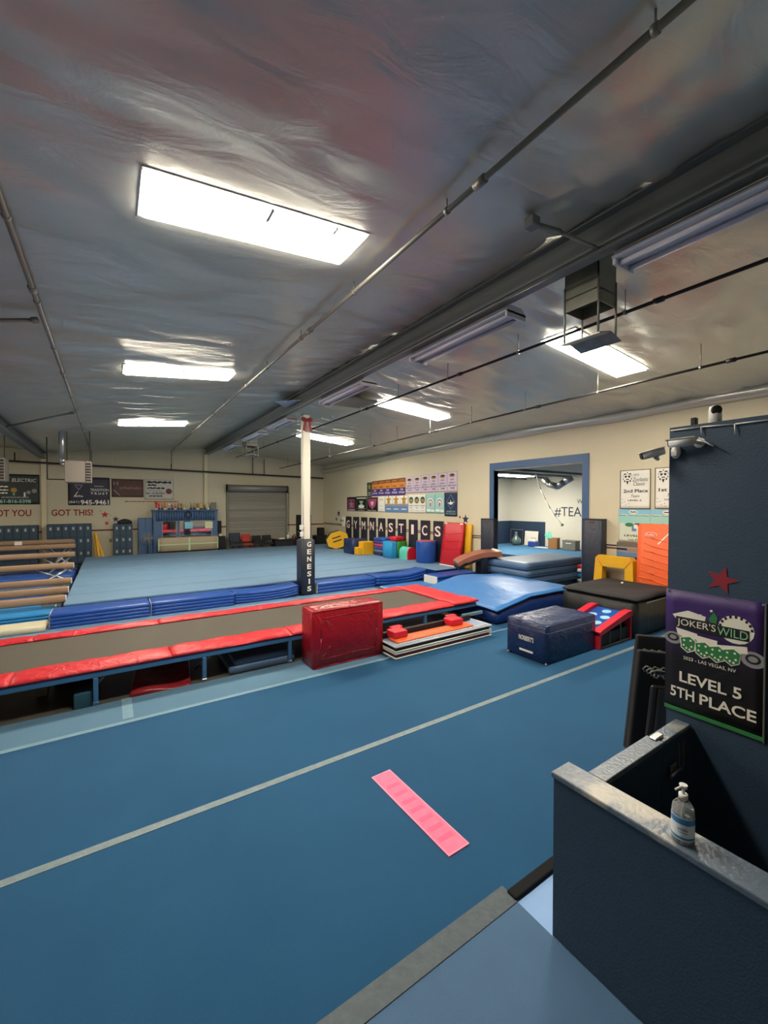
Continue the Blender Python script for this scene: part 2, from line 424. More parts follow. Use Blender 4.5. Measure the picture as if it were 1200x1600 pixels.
light(.22, 1.9, 3.43, .5, 'large bright ceiling light panel nearest the camera at upper left')
light(.22, 1.9, 8.0, .52, 'second bright ceiling light panel behind the largest one')
light(.22, 1.9, 13.45, .52, 'farthest small bright light panel on the left ceiling slope')
light(5.35, 7.4, 3.62, .5, 'bright light panel beyond the hanging tin duct')
light(5.35, 7.3, 8.25, .5, 'bright light panel above the wall banners, right of the white post')
light(5.45, 7.45, 13.6, .5, 'bright light panel seen just beside the white post')
light(-6.1, -4.4, 8.0, .52, 'added unseen ceiling light panel in the left bay, nearer one')  # out of view, added on the row spacing as extra light
light(-6.1, -4.4, 13.45, .52, 'added unseen ceiling light panel in the left bay, farther one')  # second added panel, also out of view

# unlit strip fixtures under the beam
for k, (y0, y1) in enumerate(((.1, 2.0), (3.17, 5.0), (6.4, 8.2), (10.2, 11.7), (12.6, 14.4), (15.6, 17.2))):
    t = thing('strip_light', 'unlit white fluorescent strip under the roof beam, %s from the camera' % ORD[k], 'light fixture', (3.86, 0, 4.555), group='unlit strips along the beam')
    b = nb(); prism(b, [(-.06, 0), (.12, 0), (.22, -.075), (.20, -.085), (-.12, -.085), (-.14, -.075)], y0, y1, 'y'); part('housing', b, m_fixt, t)
    for dx in (-.05, .12): part('tube', cyl(nb(), (dx, y0+.03, -.108), (dx, y1-.03, -.108), .022, 10), m_lens, t)
    for yy in (y0, y1-.03): part('end_cap', box(nb(), -.12, .2, yy, yy+.03, -.135, -.06, .004, 1), m_fixt, t)
single('conduit', tube(nb(), [(3.62, -1, 4.535), (3.62, 19, 4.535)], .014, 8), m_pipeg, 'thin grey conduit linking the strip lights under the beam', 'conduit')

# hanging tin ducts with drip plates on rods
def duct(x0, x1, y0, y1, zb, zt, zp, label, s=1):
    t = thing('roof_duct', label, 'duct', ((x0+x1)/2, (y0+y1)/2, zp)); w_, d_ = (x1-x0)/2, (y1-y0)/2
    b = nb(); th = .01
    box(b, -w_, -w_+th, -d_, d_, zb-zp, zt-zp); box(b, w_-th, w_, -d_, d_, zb-zp, zt-zp); box(b, -w_, w_, -d_, -d_+th, zb-zp, zt-zp); box(b, -w_, w_, d_-th, d_, zb-zp, zt-zp); box(b, -w_, w_, -d_, d_, zb-zp+.12, zb-zp+.13)
    part('tin_shaft', b, m_galvd, t)
    for a in (-1, 1):
        for c in (-1, 1): part('rod', cyl(nb(), (a*w_, c*d_, 0), (a*w_, c*d_, zb-zp+.25), .011, 8), m_galv, t)
    b = nb(); prism(b, [(-w_*1.25, 0), (0, .05), (w_*1.25, 0), (w_*1.25, -.012), (0, .038), (-w_*1.25, -.012)], -d_*1.2, d_*1.2, 'y'); part('drip_plate', b, m_galv, t)
duct(4.0, 4.32, 2.27, 2.63, 4.30, 4.86, 3.97, 'tin ventilation shaft hanging by the near roof beam with a plate on rods')
duct(4.0, 4.4, 14.8, 15.3, 4.35, 4.86, 4.02, 'small distant tin shaft near the far end of the roof beam')
t = thing('ceiling_bracket', 'small grey junction box with cable on the ceiling beside the nearest beam', 'junction box', (3.05, 2.32, 4.70))
part('box_body', box(nb(), -.05, .05, -.05, .05, -.03, .06, .008, 1), m_beam, t)
part('cable', tube(nb(), [(.03, 0, 0), (.25, -.1, -.03), (.62, -.28, -.16)], .016, 8), m_galv, t)
part('cable_wrap', tube(nb(), [(.05, -.02, -.005), (.25, -.1, -.03)], .028, 8), m_galv, t)
single('foil_flap', prism(nb(), [(3.85, 1.97), (4.15, 2.1), (4.22, 1.9), (4.02, 1.86)], 4.70, 4.715), m_galv, 'torn crumpled foil scrap above the tin shaft', 'foil')
single('roof_hatch', box(nb(), 4.35, 5.1, 8.0, 8.8, 4.62, 4.66, .01, 1), m_galvd, 'grey square hatch in the ceiling right of the white post', 'hatch')
b = nb(); prism(b, [(3.2, 9.4), (3.65, 9.0), (3.62, 9.9)], 4.66, 4.68); single('insulation_flap', b, M('foil_blue', '9db0c4', .4), 'loose triangular insulation flap by the beam left of the white post', 'flap')

# ------------------------------------------------------------------ the room behind the opening
struct('wall_room_back', box(nb(), 15, 15.1, 2, 12.5, -.2, 3.5), m_white)
struct('wall_room_side', box(nb(), WX+T, 15.1, 12.45, 12.6, -.2, 3.5), m_white)
struct('wall_room_near', box(nb(), WX+T, 15.1, 1.9, 2.0, -.2, 3.5), m_white)
rc = struct('ceiling_room', box(nb(), WX+T, 15.1, 2, 12.6, 3.42, 3.5), M('room_ceiling', '8b8f92', .6, bump=(4, .4)))
for y in (8.6, 9.6, 10.6, 11.6): part('purlin', box(nb(), WX+T, 15, y, y+.06, 3.35, 3.42), m_beam, rc)
rf = struct('floor_room', box(nb(), WX+T, 15.1, 2, 12.5, -.2, -.05), m_conc)
part('raised_carpet', box(nb(), 11.5, 15, 2, 12.45, -.05, .57, .02, 2), m_room, rf)
b = nb(); box(b, 14.985, 15, 10.67, 12.45, .5, 1.57); box(b, WX+T, 15, 12.435, 12.45, .5, 1.57)
struct('baseboard_room', b, M('wainscot_navy', '2c415c', .6), 'navy painted lower wall in the back room')
t = thing('room_light', 'bright light panel seen through the wall opening', 'light', (12.3, 10.15, 3.36))
part('frame', box(nb(), -.95, .95, -.32, .32, -.01, .04, .01, 1), m_wmetal, t); part('diffuser', box(nb(), -.9, .9, -.28, .28, -.03, -.01), m_glow, t)
part('lettering', text_bm(nb(), '#TEAM', -10.24, -8.75, 1.99, .40), m_inknavy, bpy.data.objects['wall_room_back'], (15, 0, 0), RW, 'navy painted lettering')
part('lettering', text_bm(nb(), 'We', -9.28, -8.95, 2.41, .17), m_inknavy, bpy.data.objects['wall_room_back'], (15, 0, 0), RW)
# ================================================================== NEAR: HALF WALLS, NAVY WALL
HW = .884
hw1 = struct('wall_half_front', box(nb(), 1.95, 2.085, -3, 1.325, 0, HW-.03), m_navyw, 'navy textured half wall of the desk')
part('ledge', box(nb(), 1.94, 2.10, -3, 1.335, HW-.03, HW, .006, 2), m_ledge, hw1, label='worn grey painted top board')
hw2 = struct('wall_half_gate', box(nb(), 2.085, 2.74, 1.14, 1.215, 0, HW-.03), m_navyw, 'navy half wall joining the desk to the tall wall')
part('ledge', box(nb(), 2.10, 2.74, 1.13, 1.225, HW-.03, HW, .005, 2), m_ledge, hw2)
g = thing('swing_gate', 'navy half height gate with metal latch beside the tall navy wall', 'gate', (2.76, 1.18, 0))
part('panel', box(nb(), 0, .355, -.035, .03, .05, HW-.03, .004, 1), m_navyw, g); part('ledge', box(nb(), -.005, .36, -.045, .04, HW-.03, HW-.005, .005, 2), m_ledge, g)
la = part('latch', box(nb(), .08, .16, -.05, -.036, .62, .70, .004, 1), m_galv, g)
part('bolt', cyl(nb(), (.05, -.06, .66), (.2, -.06, .66), .009, 8), m_alum, la)
for x in (.2, .26): part('strap_hinge', box(nb(), x, x+.014, -.045, -.036, .64, .8), m_galv, g)
part('catch', box(nb(), -.05, .05, -.02, .02, HW-.004, HW+.012, .004, 1), m_alum, g)
nw = struct('wall_navy', box(nb(), 3.13, 3.32, -3, 1.28, 0, 2.81), m_navyw, 'tall navy textured wall with a hung banner')
struct('floor_desk', box(nb(), 2.085, 3.13, -3, 1.14, -.003, .004), M('desk_floor', '20242a', .7))
# red painted star on the navy wall
part('painted_star', prism(nb(), star_poly(-.985, 1.835, .085, .42, .25), .001, .004), M('star_maroon', '8e2233', .6), nw, (3.13, 0, 0), RW, 'dark red painted star')

# ------------------------------------------------------------------ banners (generic builder)
def print_mat(name, top, bot, y0, y1):
    m = M(name, top, .5, bump=(7, .12)); nt = m.node_tree; b = nt.nodes['Principled BSDF']
    tc = nt.nodes.new('ShaderNodeTexCoord'); sx = nt.nodes.new('ShaderNodeSeparateXYZ'); mr = nt.nodes.new('ShaderNodeMapRange'); rp = nt.nodes.new('ShaderNodeValToRGB')
    mr.inputs[1].default_value = y0; mr.inputs[2].default_value = y1
    rp.color_ramp.elements[0].color = (*lin(bot), 1); rp.color_ramp.elements[1].color = (*lin(top), 1)
    nt.links.new(tc.outputs['Object'], sx.inputs[0]); nt.links.new(sx.outputs[1], mr.inputs[0]); nt.links.new(mr.outputs[0], rp.inputs[0]); nt.links.new(rp.outputs[0], b.inputs['Base Color'])
    return m
def sheet(w_, h_, amp=.002, seed=0, n=10):
    bm = nb(); g0 = []
    for side in (0, 1):
        gg = [[bm.verts.new((w_*i/n, h_*j/n, (amp*noise.noise(Vector((i*.5+seed, j*.35, seed))) if side else 0)+(.004 if side else 0))) for j in range(n+1)] for i in range(n+1)]
        for i in range(n):
            for j in range(n):
                q = [gg[i][j], gg[i+1][j], gg[i+1][j+1], gg[i][j+1]]; bm.faces.new(q if side else q[::-1]).smooth = True
        g0.append(gg)
    ring = [(i, 0) for i in range(n)]+[(n, j) for j in range(n)]+[(i, n) for i in range(n, 0, -1)]+[(0, j) for j in range(n, 0, -1)]
    for k in range(len(ring)):
        a, b = ring[k], ring[(k+1) % len(ring)]
        bm.faces.new((g0[0][a[0]][a[1]], g0[0][b[0]][b[1]], g0[1][b[0]][b[1]], g0[1][a[0]][a[1]]))
    return bm
def banner(label, wall, a, b, z0, z1, mat, els=(), name='banner', cat='banner', group=None, border=None, off=.014):
    """wall 'R': a,b are Y of the left and right edges; wall 'F': X. els in fractions (x right, y down)"""
    w_, h_ = abs(b-a), z1-z0
    loc = (WX-off, a, z0) if wall == 'R' else (a, FY-off, z0) if wall == 'F' else wall(a, z0)
    t = thing(name, label, cat, loc, RW if wall != 'F' else FW, group)
    part('sheet', sheet(w_, h_, .0015, hash(label) % 50 if False else len(label)), mat, t)
    zt = .0058
    for q_, e in enumerate(els):
        k, mm, args = e[0], e[1], e[2:]
        L_ = nb(); z = zt+.00008*q_
        if k in 'tb':
            txt, x0, x1, y, hh = args[:5]; text_bm(L_, txt, x0*w_, x1*w_, (1-y)*h_, hh*h_, z, z+.0006, .02 if k == 'b' else 0, args[5] if len(args) > 5 else 0)
        elif k == 'r': prism(L_, [(args[0]*w_, (1-args[3])*h_), (args[1]*w_, (1-args[3])*h_), (args[1]*w_, (1-args[2])*h_), (args[0]*w_, (1-args[2])*h_)], .003, z)
        elif k == 'd': prism(L_, circ_poly(args[0]*w_, (1-args[1])*h_, args[2]*w_, args[3]*h_), .003, z)
        elif k == 'p': prism(L_, [(x*w_, (1-y)*h_) for x, y in args[0]], .003, z)
        elif k == 'l':     # illegible line of small print
            x0, x1, y, hh = args; nn = max(6, int((x1-x0)*w_/h_/hh*1.6)); up = [(x0+(x1-x0)*i_/nn, y-hh*(.5 if (i_*7+q_) % 3 else .12)) for i_ in range(nn+1)]; dn = [(x0+(x1-x0)*i_/nn, y+hh*(.45 if (i_*5+q_) % 4 else .15)) for i_ in range(nn, -1, -1)]
            prism(L_, [(a_*w_, (1-c_)*h_) for a_, c_ in up+dn], .003, z)
        elif k == 's': prism(L_, star_poly(args[0]*w_, (1-args[1])*h_, args[2]*w_), .003, z)
        part('lettering' if k in 'tb' else 'artwork', L_, mm, t)
    if border:
        bb = nb(); q = border[1]
        box(bb, 0, w_, 0, q, .003, .0075); box(bb, 0, w_, h_-q, h_, .003, .0075); box(bb, 0, q, q, h_-q, .003, .0075); box(bb, w_-q, w_, q, h_-q, .003, .0075); part('border', bb, border[0], t)
    return t
R_ = 'r'; W_ = m_inkw; K_ = m_ink
jm = print_mat('joker_print', '3a2266', '0d0b12', .36, .66)
els = [('p', W_, [(.08, .205), (.25, .155), (.44, .18), (.42, .245), (.13, .245)]), ('d', W_, .735, .235, .17, .105), ('d', m_inkgrey, .09, .40, .10, .05), ('d', m_inkgrey, .895, .43, .115, .06),
       ('p', W_, [(.12, .31), (.35, .33), (.36, .37), (.26, .395), (.14, .36)]), ('p', W_, [(.30, .34), (.56, .35), (.55, .42), (.40, .43)]), ('p', W_, [(.50, .385), (.84, .345), (.85, .395), (.52, .44)])]
for k in range(9):
    a_ = PI*(.05+.9*k/8); els.append(('r', K_, .735+.15*math.cos(a_)-.012, .735+.15*math.cos(a_)+.012, .235-.094*math.sin(a_)-.012, .235-.094*math.sin(a_)+.008))
els += [('d', K_, .09, .395, .065, .03), ('d', K_, .895, .425, .07, .036), ('d', m_inkgrey, .09, .395, .04, .018), ('d', m_inkgrey, .895, .425, .045, .022)]
els += [('p', m_inkg, [(.50, .235), (.47, .19), (.52, .13), (.56, .17), (.545, .235)]), ('d', W_, .495, .125, .014, .009), ('d', W_, .385, .175, .013, .008)]
els += [('p', K_, [(.12, .215), (.545, .215), (.56, .31), (.12, .30)]), ('p', K_, [(.545, .225), (.86, .225), (.86, .305), (.545, .31)])]
for cx_, cy_ in ((.255, .43), (.415, .447), (.555, .452), (.70, .447)):
    els += [('p', W_, [(cx_-.088, cy_-.048), (cx_+.02, cy_-.072), (cx_+.09, cy_-.04), (cx_+.075, cy_+.04), (cx_, cy_+.068), (cx_-.075, cy_+.035)])]
for cx_, cy_ in ((.255, .43), (.415, .447), (.555, .452), (.70, .447)):
    els += [('p', m_inkg, [(cx_-.078, cy_-.044), (cx_+.02, cy_-.064), (cx_+.08, cy_-.036), (cx_+.067, cy_+.035), (cx_, cy_+.06), (cx_-.067, cy_+.03)])]
    for dx, dy in ((-.04, -.03), (.03, -.035), (-.045, .01), (-.015, .03), (.04, .012), (.02, .038)): els.append(('d', m_inkw, cx_+dx, cy_+dy, .012, .008))
els += [('r', m_inkg, 0, 1, .972, 1.0)]
els += [('t', W_, "JOKER'S", .135, .545, .262, .07), ('t', m_inkgl, 'WILD', .56, .85, .265, .062), ('t', W_, '2023 - LAS VEGAS, NV', .21, .745, .545, .03), ('b', W_, 'LEVEL 5', .17, .80, .705, .085), ('b', W_, '5TH', .07, .335, .84, .085), ('b', W_, 'PLACE', .39, .935, .84, .085)]
jb = banner('purple and black casino themed award banner hung on the tall navy wall', lambda a, z: (3.128, a, z), 1.287, .775, .935, 1.735, jm, els)
for x, y in ((.012, .788), (.5, .788)): part('grommet', cyl(nb(), (x, y, .004), (x, y, .009), .007, 10), m_alum, jb)
part('side_hem', box(nb(), .506, .516, -.01, .80, .002, .01, .002, 1), M('hem_grey', '5d605c', .6), jb)

# cameras and sensors on the navy wall corner
def bullet(loc, rz, tilt, label, mount):
    t = thing('security_camera', label, 'camera', loc, (0, 0, rz))
    b = nb(); cyl(b, (0, 0, 0), (.13, 0, -tilt), .028, 14); part('body', b, m_wmetal, t)
    part('sunshield', box(nb(), -.01, .15, -.03, .03, .018, .026, .004, 1), m_wmetal, t, rot=(0, tilt/.13, 0))
    part('lens', cyl(nb(), (.128, 0, -tilt), (.136, 0, -tilt*1.05), .022, 14), m_black, t)
    part('mount', tube(nb(), [(0, 0, -.01), mount], .012, 8), m_wmetal, t); m0 = Vector(mount); part('base_plate', cyl(nb(), m0, m0+Vector(mount)*.18, .032, 12), m_wmetal, t)
    return t
bullet((3.07, 1.12, 2.70), 1.75, .005, 'white bullet camera fixed flat along the top of the navy wall', (-.02, -.05, -.01))
bullet((3.09, 1.30, 2.66), 2.35, .035, 'white bullet camera pointing out past the corner of the navy wall', (.03, -.035, -.035))
t = thing('motion_sensor', 'white oval motion sensor under the cameras on the navy wall', 'sensor', (3.11, 1.235, 2.645))
part('shell', ball(nb(), (0, 0, 0), .03, 14, (.8, .95, 1.5)), m_wmetal, t); part('window', box(nb(), -.027, -.02, -.018, .018, -.03, .0, .003, 1), M('sensor_window', 'c2c3bd', .4), t)
t = thing('indoor_camera', 'small white capsule camera with black face standing on the navy wall', 'camera', (3.22, 1.06, 2.81), (0, 0, .55))
b = nb(); lathe(b, [(.03, 0), (.034, .01), (.034, .09), (.028, .112), (.01, .12)], 20); part('body', b, m_wmetal, t)
b = nb(); ball(b, (0, 0, 0), .03, 16, (.35, 1, 1)); part('face', b, m_black, t, (-.026, -.0, .085)); part('stand', lathe(nb(), [(.03, -.0), (.03, .006), (.012, .01)], 16), m_wmetal, t)
single('cable_clip', box(nb(), 3.15, 3.19, 1.14, 1.17, 2.81, 2.86, .004, 1), m_black, 'small black clip on top of the navy wall', 'clip')
single('antenna_stick', cyl(nb(), (3.085, 1.10, 2.715), (3.07, 1.02, 2.655), .007, 8, .004), m_wmetal, 'white plastic antenna slanting out beside the wall camera', 'antenna')
t = thing('string_lights', 'white cord of small icicle lights draped along the navy wall top', 'string lights', (3.12, 1.27, 2.79))
pts = [(0, -.17*k, -.012*(k % 2)+.012*math.sin(k*2.1)) for k in range(12)]
part('cord', tube(nb(), pts, .004, 6), m_wmetal, t)
for k in range(1, 11): part('bulb', cyl(nb(), pts[k], (pts[k][0]-.006, pts[k][1]-.004, pts[k][2]-.04-.01*(k % 3)), .005, 6, .002), m_wmetal, t)

# hand sanitizer on the ledge
t = thing('pump_bottle', 'clear hand sanitizer pump bottle standing on the half wall ledge', 'bottle', (2.005, .752, HW))
b = nb(); lathe(b, [(.036, 0), (.041, .005), (.041, .125), (.037, .15), (.02, .172), (.014, .178)], 28); part('bottle', b, m_glass, t)
b = nb(); lathe(b, [(.0372, .004), (.0372, .12), (.034, .14), (.001, .141)], 24); part('gel', b, M('gel', 'e6eef0', .05, trans=.9), t)
lab = nb()
def arc(bm, r, z0, z1, a0=-2.6, a1=2.6, n=20):
    pv = None
    for k in range(n+1):
        a = PI+a0+(a1-a0)*k/n; c = (bm.verts.new((r*math.cos(a), r*math.sin(a), z0)), bm.verts.new((r*math.cos(a), r*math.sin(a), z1)))
        if pv: bm.faces.new((pv[0], c[0], c[1], pv[1])).smooth = True
        pv = c
    return bm
ll = part('label', arc(nb(), .0416, .022, .115), m_bottlelab, t); part('label_band', arc(nb(), .0419, .088, .112), m_bottleblue, ll); part('label_band', arc(nb(), .0419, .026, .036), m_bottleblue, ll)
part('lettering', text_bm(nb(), 'Hand', -.018, -.006, .07, .011, 0, .001), m_ink, ll, (-.0400, -.0150, 0), (PI/2, 0, -PI/2+.36)); part('lettering', text_bm(nb(), 'Sanitizer', -.003, .018, .07, .011, 0, .001), m_ink, ll, (-.0400, -.0150, 0), (PI/2, 0, -PI/2+.36))
part('print_line', box(nb(), -.016, .016, .0545, .0575, 0, .001), m_inkgrey, ll, (-.0400, -.0150, 0), (PI/2, 0, -PI/2+.36))
part('tube', cyl(nb(), (0, 0, .01), (0, 0, .175), .003, 8), m_wmetal, t)
part('collar', cyl(nb(), (0, 0, .176), (0, 0, .198), .0165, 16), m_wmetal, t)
b = nb(); cyl(b, (0, 0, .198), (0, 0, .225), .006, 10); cyl(b, (0, 0, .222), (0, 0, .236), .013, 14, .015); cyl(b, (-.01, .0, .231), (-.045, .012, .226), .0055, 10, .004); part('pump_head', b, m_wmetal, t)
b = nb(); tube(b, [(.018*math.cos(a), .018*math.sin(a), .174+.003*math.sin(3*a)) for a in [2*PI*k/14 for k in range(15)]]+[(-.03, .02, .168)], .0022, 6); part('neck_cord', b, M('cord_dark', '3a2a22', .7), t)

# pink rubber strip on the carpet
t = thing('lane_strip', 'bright pink rubber lane strip lying on the blue carpet', 'marker', (1.91, 2.47, 0), (0, 0, .01))
part('strip', box(nb(), -.095, .095, -.475, .475, .0, .006, .002, 1), m_pink, t)
b = nb()
for x in (-.093, .085): box(b, x, x+.008, -.473, .473, .005, .0075)
for y in (-.473, .465): box(b, -.085, .085, y, y+.008, .005, .0075)
part('edge_line', b, m_pinke, t)
for k in range(7): part('worn_band', box(nb(), -.06, .06, -.36+.105*k, -.32+.105*k, .0055, .0066), M('pink_print', 'f05a86', .55), t)

# springboards standing behind the end of the navy wall
def springboard(loc, rot, label, trim):
    t = thing('springboard', label, 'springboard', loc, rot)
    part('deck', box(nb(), -.25, .30, .20, .25, .0, 1.07, .015, 2), m_blackf, t)
    part('base_board', box(nb(), -.25, .28, .0, .03, .02, .86, .01, 1), M('springboard_wood', '2c2620', .45, bump=(6, .2, (6, 1, .4))), t)
    for x in (-.16, -.02, .12): part('slat', box(nb(), x-.045, x+.045, -.012, .0, .04, .84, .006, 1), M('springboard_wood', '2c2620'), t)
    for x in (-.19, -.12, -.05, .02, .09, .16):
        bb = nb(); tube(bb, [(x+.028*math.cos(k*1.3), .02+k*.0095, .93+.028*math.sin(k*1.3)) for k in range(19)], .005, 5); part('spring', bb, m_galv, t)
    part('spring_rail', box(nb(), -.24, .27, .0, .03, .95, .98, .006, 1), m_black, t)
    part('red_stripe', box(nb(), .19, .25, -.006, .0, .02, .86), trim, t); part('yellow_tab', box(nb(), .19, .25, -.010, -.004, .70, .80), m_yellow, t)
springboard((3.66, 1.45, 0), (0, .10, -PSI), 'black vaulting springboard standing on end, nearest the gate', m_redb)
springboard((4.08, 1.66, 0), (0, .10, -PSI), 'second upright springboard with red stripe behind the nearest one', m_redb)
# ================================================================== GYM EQUIPMENT
# ---- long trampoline track
TZ = .42
t = thing('tumbling_trampoline', 'long tumbling trampoline with red edge pads and blue steel frame', 'trampoline', (0, 5.8, 0))
X0, X1 = -6.0, 6.0
part('bed', box(nb(), X0+.3, 5.42, .38, 1.68, TZ-.045, TZ-.03), m_bed, t)
def soft(seed, a=.012):
    def f(u, v):
        d = a*noise.noise(Vector((u*5+seed, v*2, seed)))+a*.7*(1-abs(noise.noise(Vector((u*9+v*3+seed, v*2, 2))))*2)
        return (0, d+.012*math.sin(PI*v))
    return f
xs = [-6, -4.2, -2.35, -.92, .62, 2.2, 3.85, 5.42]
for k, (a, b) in enumerate(zip(xs[:-1], xs[1:])):
    part('edge_pad', puffy(a+.012, b+.012, -.02, .40, TZ-.05, TZ-.01, soft(k*3.1), 26, 8, .02), m_pad, t)
    part('edge_pad', puffy(a+.012, b+.012, 1.66, 1.93, TZ-.04, TZ+.0, soft(k*2.3+40), 26, 6, .02), m_pad, t)
part('end_pad', puffy(5.43, 6.0, .42, 1.93, TZ-.05, TZ-.0, soft(77), 10, 20, .02), m_pad, t)
part('corner_pad', puffy(5.38, 6.02, -.04, .45, TZ-.03, TZ+.015, soft(91), 10, 10, .02), m_pad, t)
part('side_rail', box(nb(), X0, X1, .0, .05, TZ-.12, TZ-.05, .008, 1), m_frameb, t); part('side_rail', box(nb(), X0, X1, 1.82, 1.87, TZ-.12, TZ-.05, .008, 1), m_frameb, t)
part('end_rail', box(nb(), X1-.05, X1, .05, 1.82, TZ-.12, TZ-.05, .008, 1), m_frameb, t)
for x in (-5.0, -3.7, -2.5, -1.33, -.16, 1.01, 2.18, 3.5, 4.72):
    for y in (.0, 1.82):
        l = part('leg', box(nb(), x-.025, x+.025, y, y+.05, -.05, TZ-.12, .006, 1), m_frameb, t)
        part('foot_cap', box(nb(), x-.03, x+.03, y-.005, y+.055, -.05, .02, .005, 1), m_alum if x > .5 else m_frameb, l)
for x in (-2.5, -.1, 1.07, 3.5): part('brace', tube(nb(), [(x+.02, .05, TZ-.13), (x-.10, .45, .02)], .018, 8), m_galv, t)
part('lower_rail', tube(nb(), [(3.5, .03, .08), (5.7, .03, .12)], .022, 8), m_frameb, t)
part('end_bar', box(nb(), 5.5, 6.04, -.13, -.07, .17, .23, .008, 1), M('bar_pale_blue', '7fa0b4', .4, metal=.3), t)
# things under the trampoline
single('folded_mat', puffy(-.34, .34, -.5, .5, 0, .07, lambda u, v: (0, .02*math.sin(u*6+v*4)), 14, 14, .02), m_maroon, 'dark maroon vinyl mat lying on the concrete under the trampoline', 'mat', (.57, 6.35, -.03), (.10, .0, -.12))
single('panel_mat', puffy(1.35, 2.28, 5.9, 6.7, -.05, .05, None, 8, 8, .015), m_steel, 'lower grey blue mat under the trampoline behind the red block', 'mat', group='mats under the trampoline')
single('panel_mat', puffy(1.42, 2.30, 5.93, 6.72, .055, .14, None, 8, 8, .015), m_steel, 'upper grey blue mat under the trampoline behind the red block', 'mat', group='mats under the trampoline')
single('small_block', box(nb(), -.37, -.20, 5.86, 6.05, -.05, .13, .012, 2), M('block_teal', '2d5a6d', .5), 'small dark teal block beside the trampoline leg', 'block')
single('support_post', box(nb(), -.78, -.66, 6.5, 6.6, -.05, .28, .01, 1), m_grey, 'short grey post under the trampoline at the left edge', 'post')
single('dark_mat', box(nb(), -.62, -.15, 6.75, 6.85, -.05, .25, .012, 2), m_navyv, 'dark navy mat on edge below the trampoline', 'mat')

# ---- red block
t = thing('foam_block', 'big red vinyl foam block standing on edge against the trampoline', 'foam block', (2.9, 5.51, 0))
bm = puffy(-.58, .58, -.19, .19, 0, .82, None, 16, 6, .02)
part('body', bm, m_red, t)
for z, y in ((.012, -.19), (.80, -.19)): part('seam', tube(nb(), [(-.57, y, z), (.57, y, z)], .007, 6), m_red, t)
bm = nb()
fr_ = [(-.47, .12), (.45, .13), (.46, .70), (-.45, .69)]
for k in range(4):
    a, b = fr_[k], fr_[(k+1) % 4]; tube(bm, [(a[0], -.189, a[1]), ((a[0]+b[0])/2+.01, -.191, (a[1]+b[1])/2+.012), (b[0], -.189, b[1])], .006, 6)
part('stitching', bm, m_red, t)
rng = random.Random(3)
for k in range(16):
    cxn, czn = ((-.45, .12), (.44, .13), (.45, .69), (-.44, .68))[k % 4]; dx, dz = (1 if cxn < 0 else -1), (1 if czn < .4 else -1)
    l1, l2 = rng.uniform(.08, .22), rng.uniform(.05, .22)
    part('crease', tube(nb(), [(cxn+rng.uniform(-.02, .02), -.187, czn+rng.uniform(-.02, .02)), (cxn+dx*l1*.5, -.190, czn+dz*l2*.45), (cxn+dx*l1, -.186, czn+dz*l2)], .004, 5), m_red, t)

# ---- stacked trainer boards with orange top
def tray(z0, name, label, side, tilt=0):
    t = thing(name, label, 'equipment', (3.50, 5.0, z0), (0, 0, .01)); L, D = 2.05, .47
    part('core', box(nb(), .02, L-.02, .02, D-.02, .015, .085, .01, 1), side, t)
    for z in (.015, .085):
        part('edge_tube', tube(nb(), [(0, 0, z), (L, 0, z), (L, D, z), (0, D, z), (0, 0, z)], .013, 8), m_wmetal, t)
    return t
t = tray(.0, 'trainer_stand', 'lower flat black and maroon base with white tube edges on the carpet', m_maroon)
t = tray(.10, 'trainer_board', 'upper flat trainer with orange pad and two red grips', m_black)
part('top_sheet', box(nb(), .02, 2.03, .02, .45, .085, .095), M('grey_blue_sheet', '8b9bb8', .5, bump=(30, .2)), t)
part('orange_pad', puffy(.10, 1.72, .10, .36, .095, .112, soft(5, .006), 22, 6, .006), m_orange, t)
part('rope', tube(nb(), [(.1+.05*k, .06+.006*(k % 2), .10) for k in range(38)], .006, 5), m_inkw, t)
part('rail', box(nb(), .05, 1.95, .40, .455, .10, .19, .006, 1), m_black, t)
for x in (.12, 1.32):
    cc = part('grip', box(nb(), x, x+.26, .20, .43, .13, .235, .018, 2), m_redb, t); part('grip_base', box(nb(), x+.01, x+.22, .24, .40, .11, .135), m_alum, cc); part('grip_wing', box(nb(), x+.12, x+.33, .43, .53, .19, .235, .015, 2), m_redb, cc)

# ---- blue vinyl box
t = thing('spotting_block', 'glossy navy vinyl block with white logo lettering on the carpet', 'foam block', (5.79, 3.99, 0))
part('body', puffy(-.62, .62, -.35, .35, 0, .56, lambda u, v: (0, .01*noise.noise(Vector((u*3, v*3, 1)))), 14, 10, .015), m_navyv, t)
part('lid_seam', tube(nb(), [(.615, -.351, .45), (-.622, -.351, .45), (-.622, .35, .45)], .005, 6), m_navyt, t)
pl = part('lettering', text_bm(nb(), "NORBERT'S", -.13, .13, .30, .075, 0, .002, .02), m_inkw, t, (-.625, 0, 0), RW); part('white_tag', box(nb(), -.12, .12, .10, .13, 0, .003), m_inkw, t, (-.622, 0, 0), RW)
for y in (-.34, .33): part('corner_cap', ball(nb(), (-.62, y, .012), .02, 8), m_alum, t)

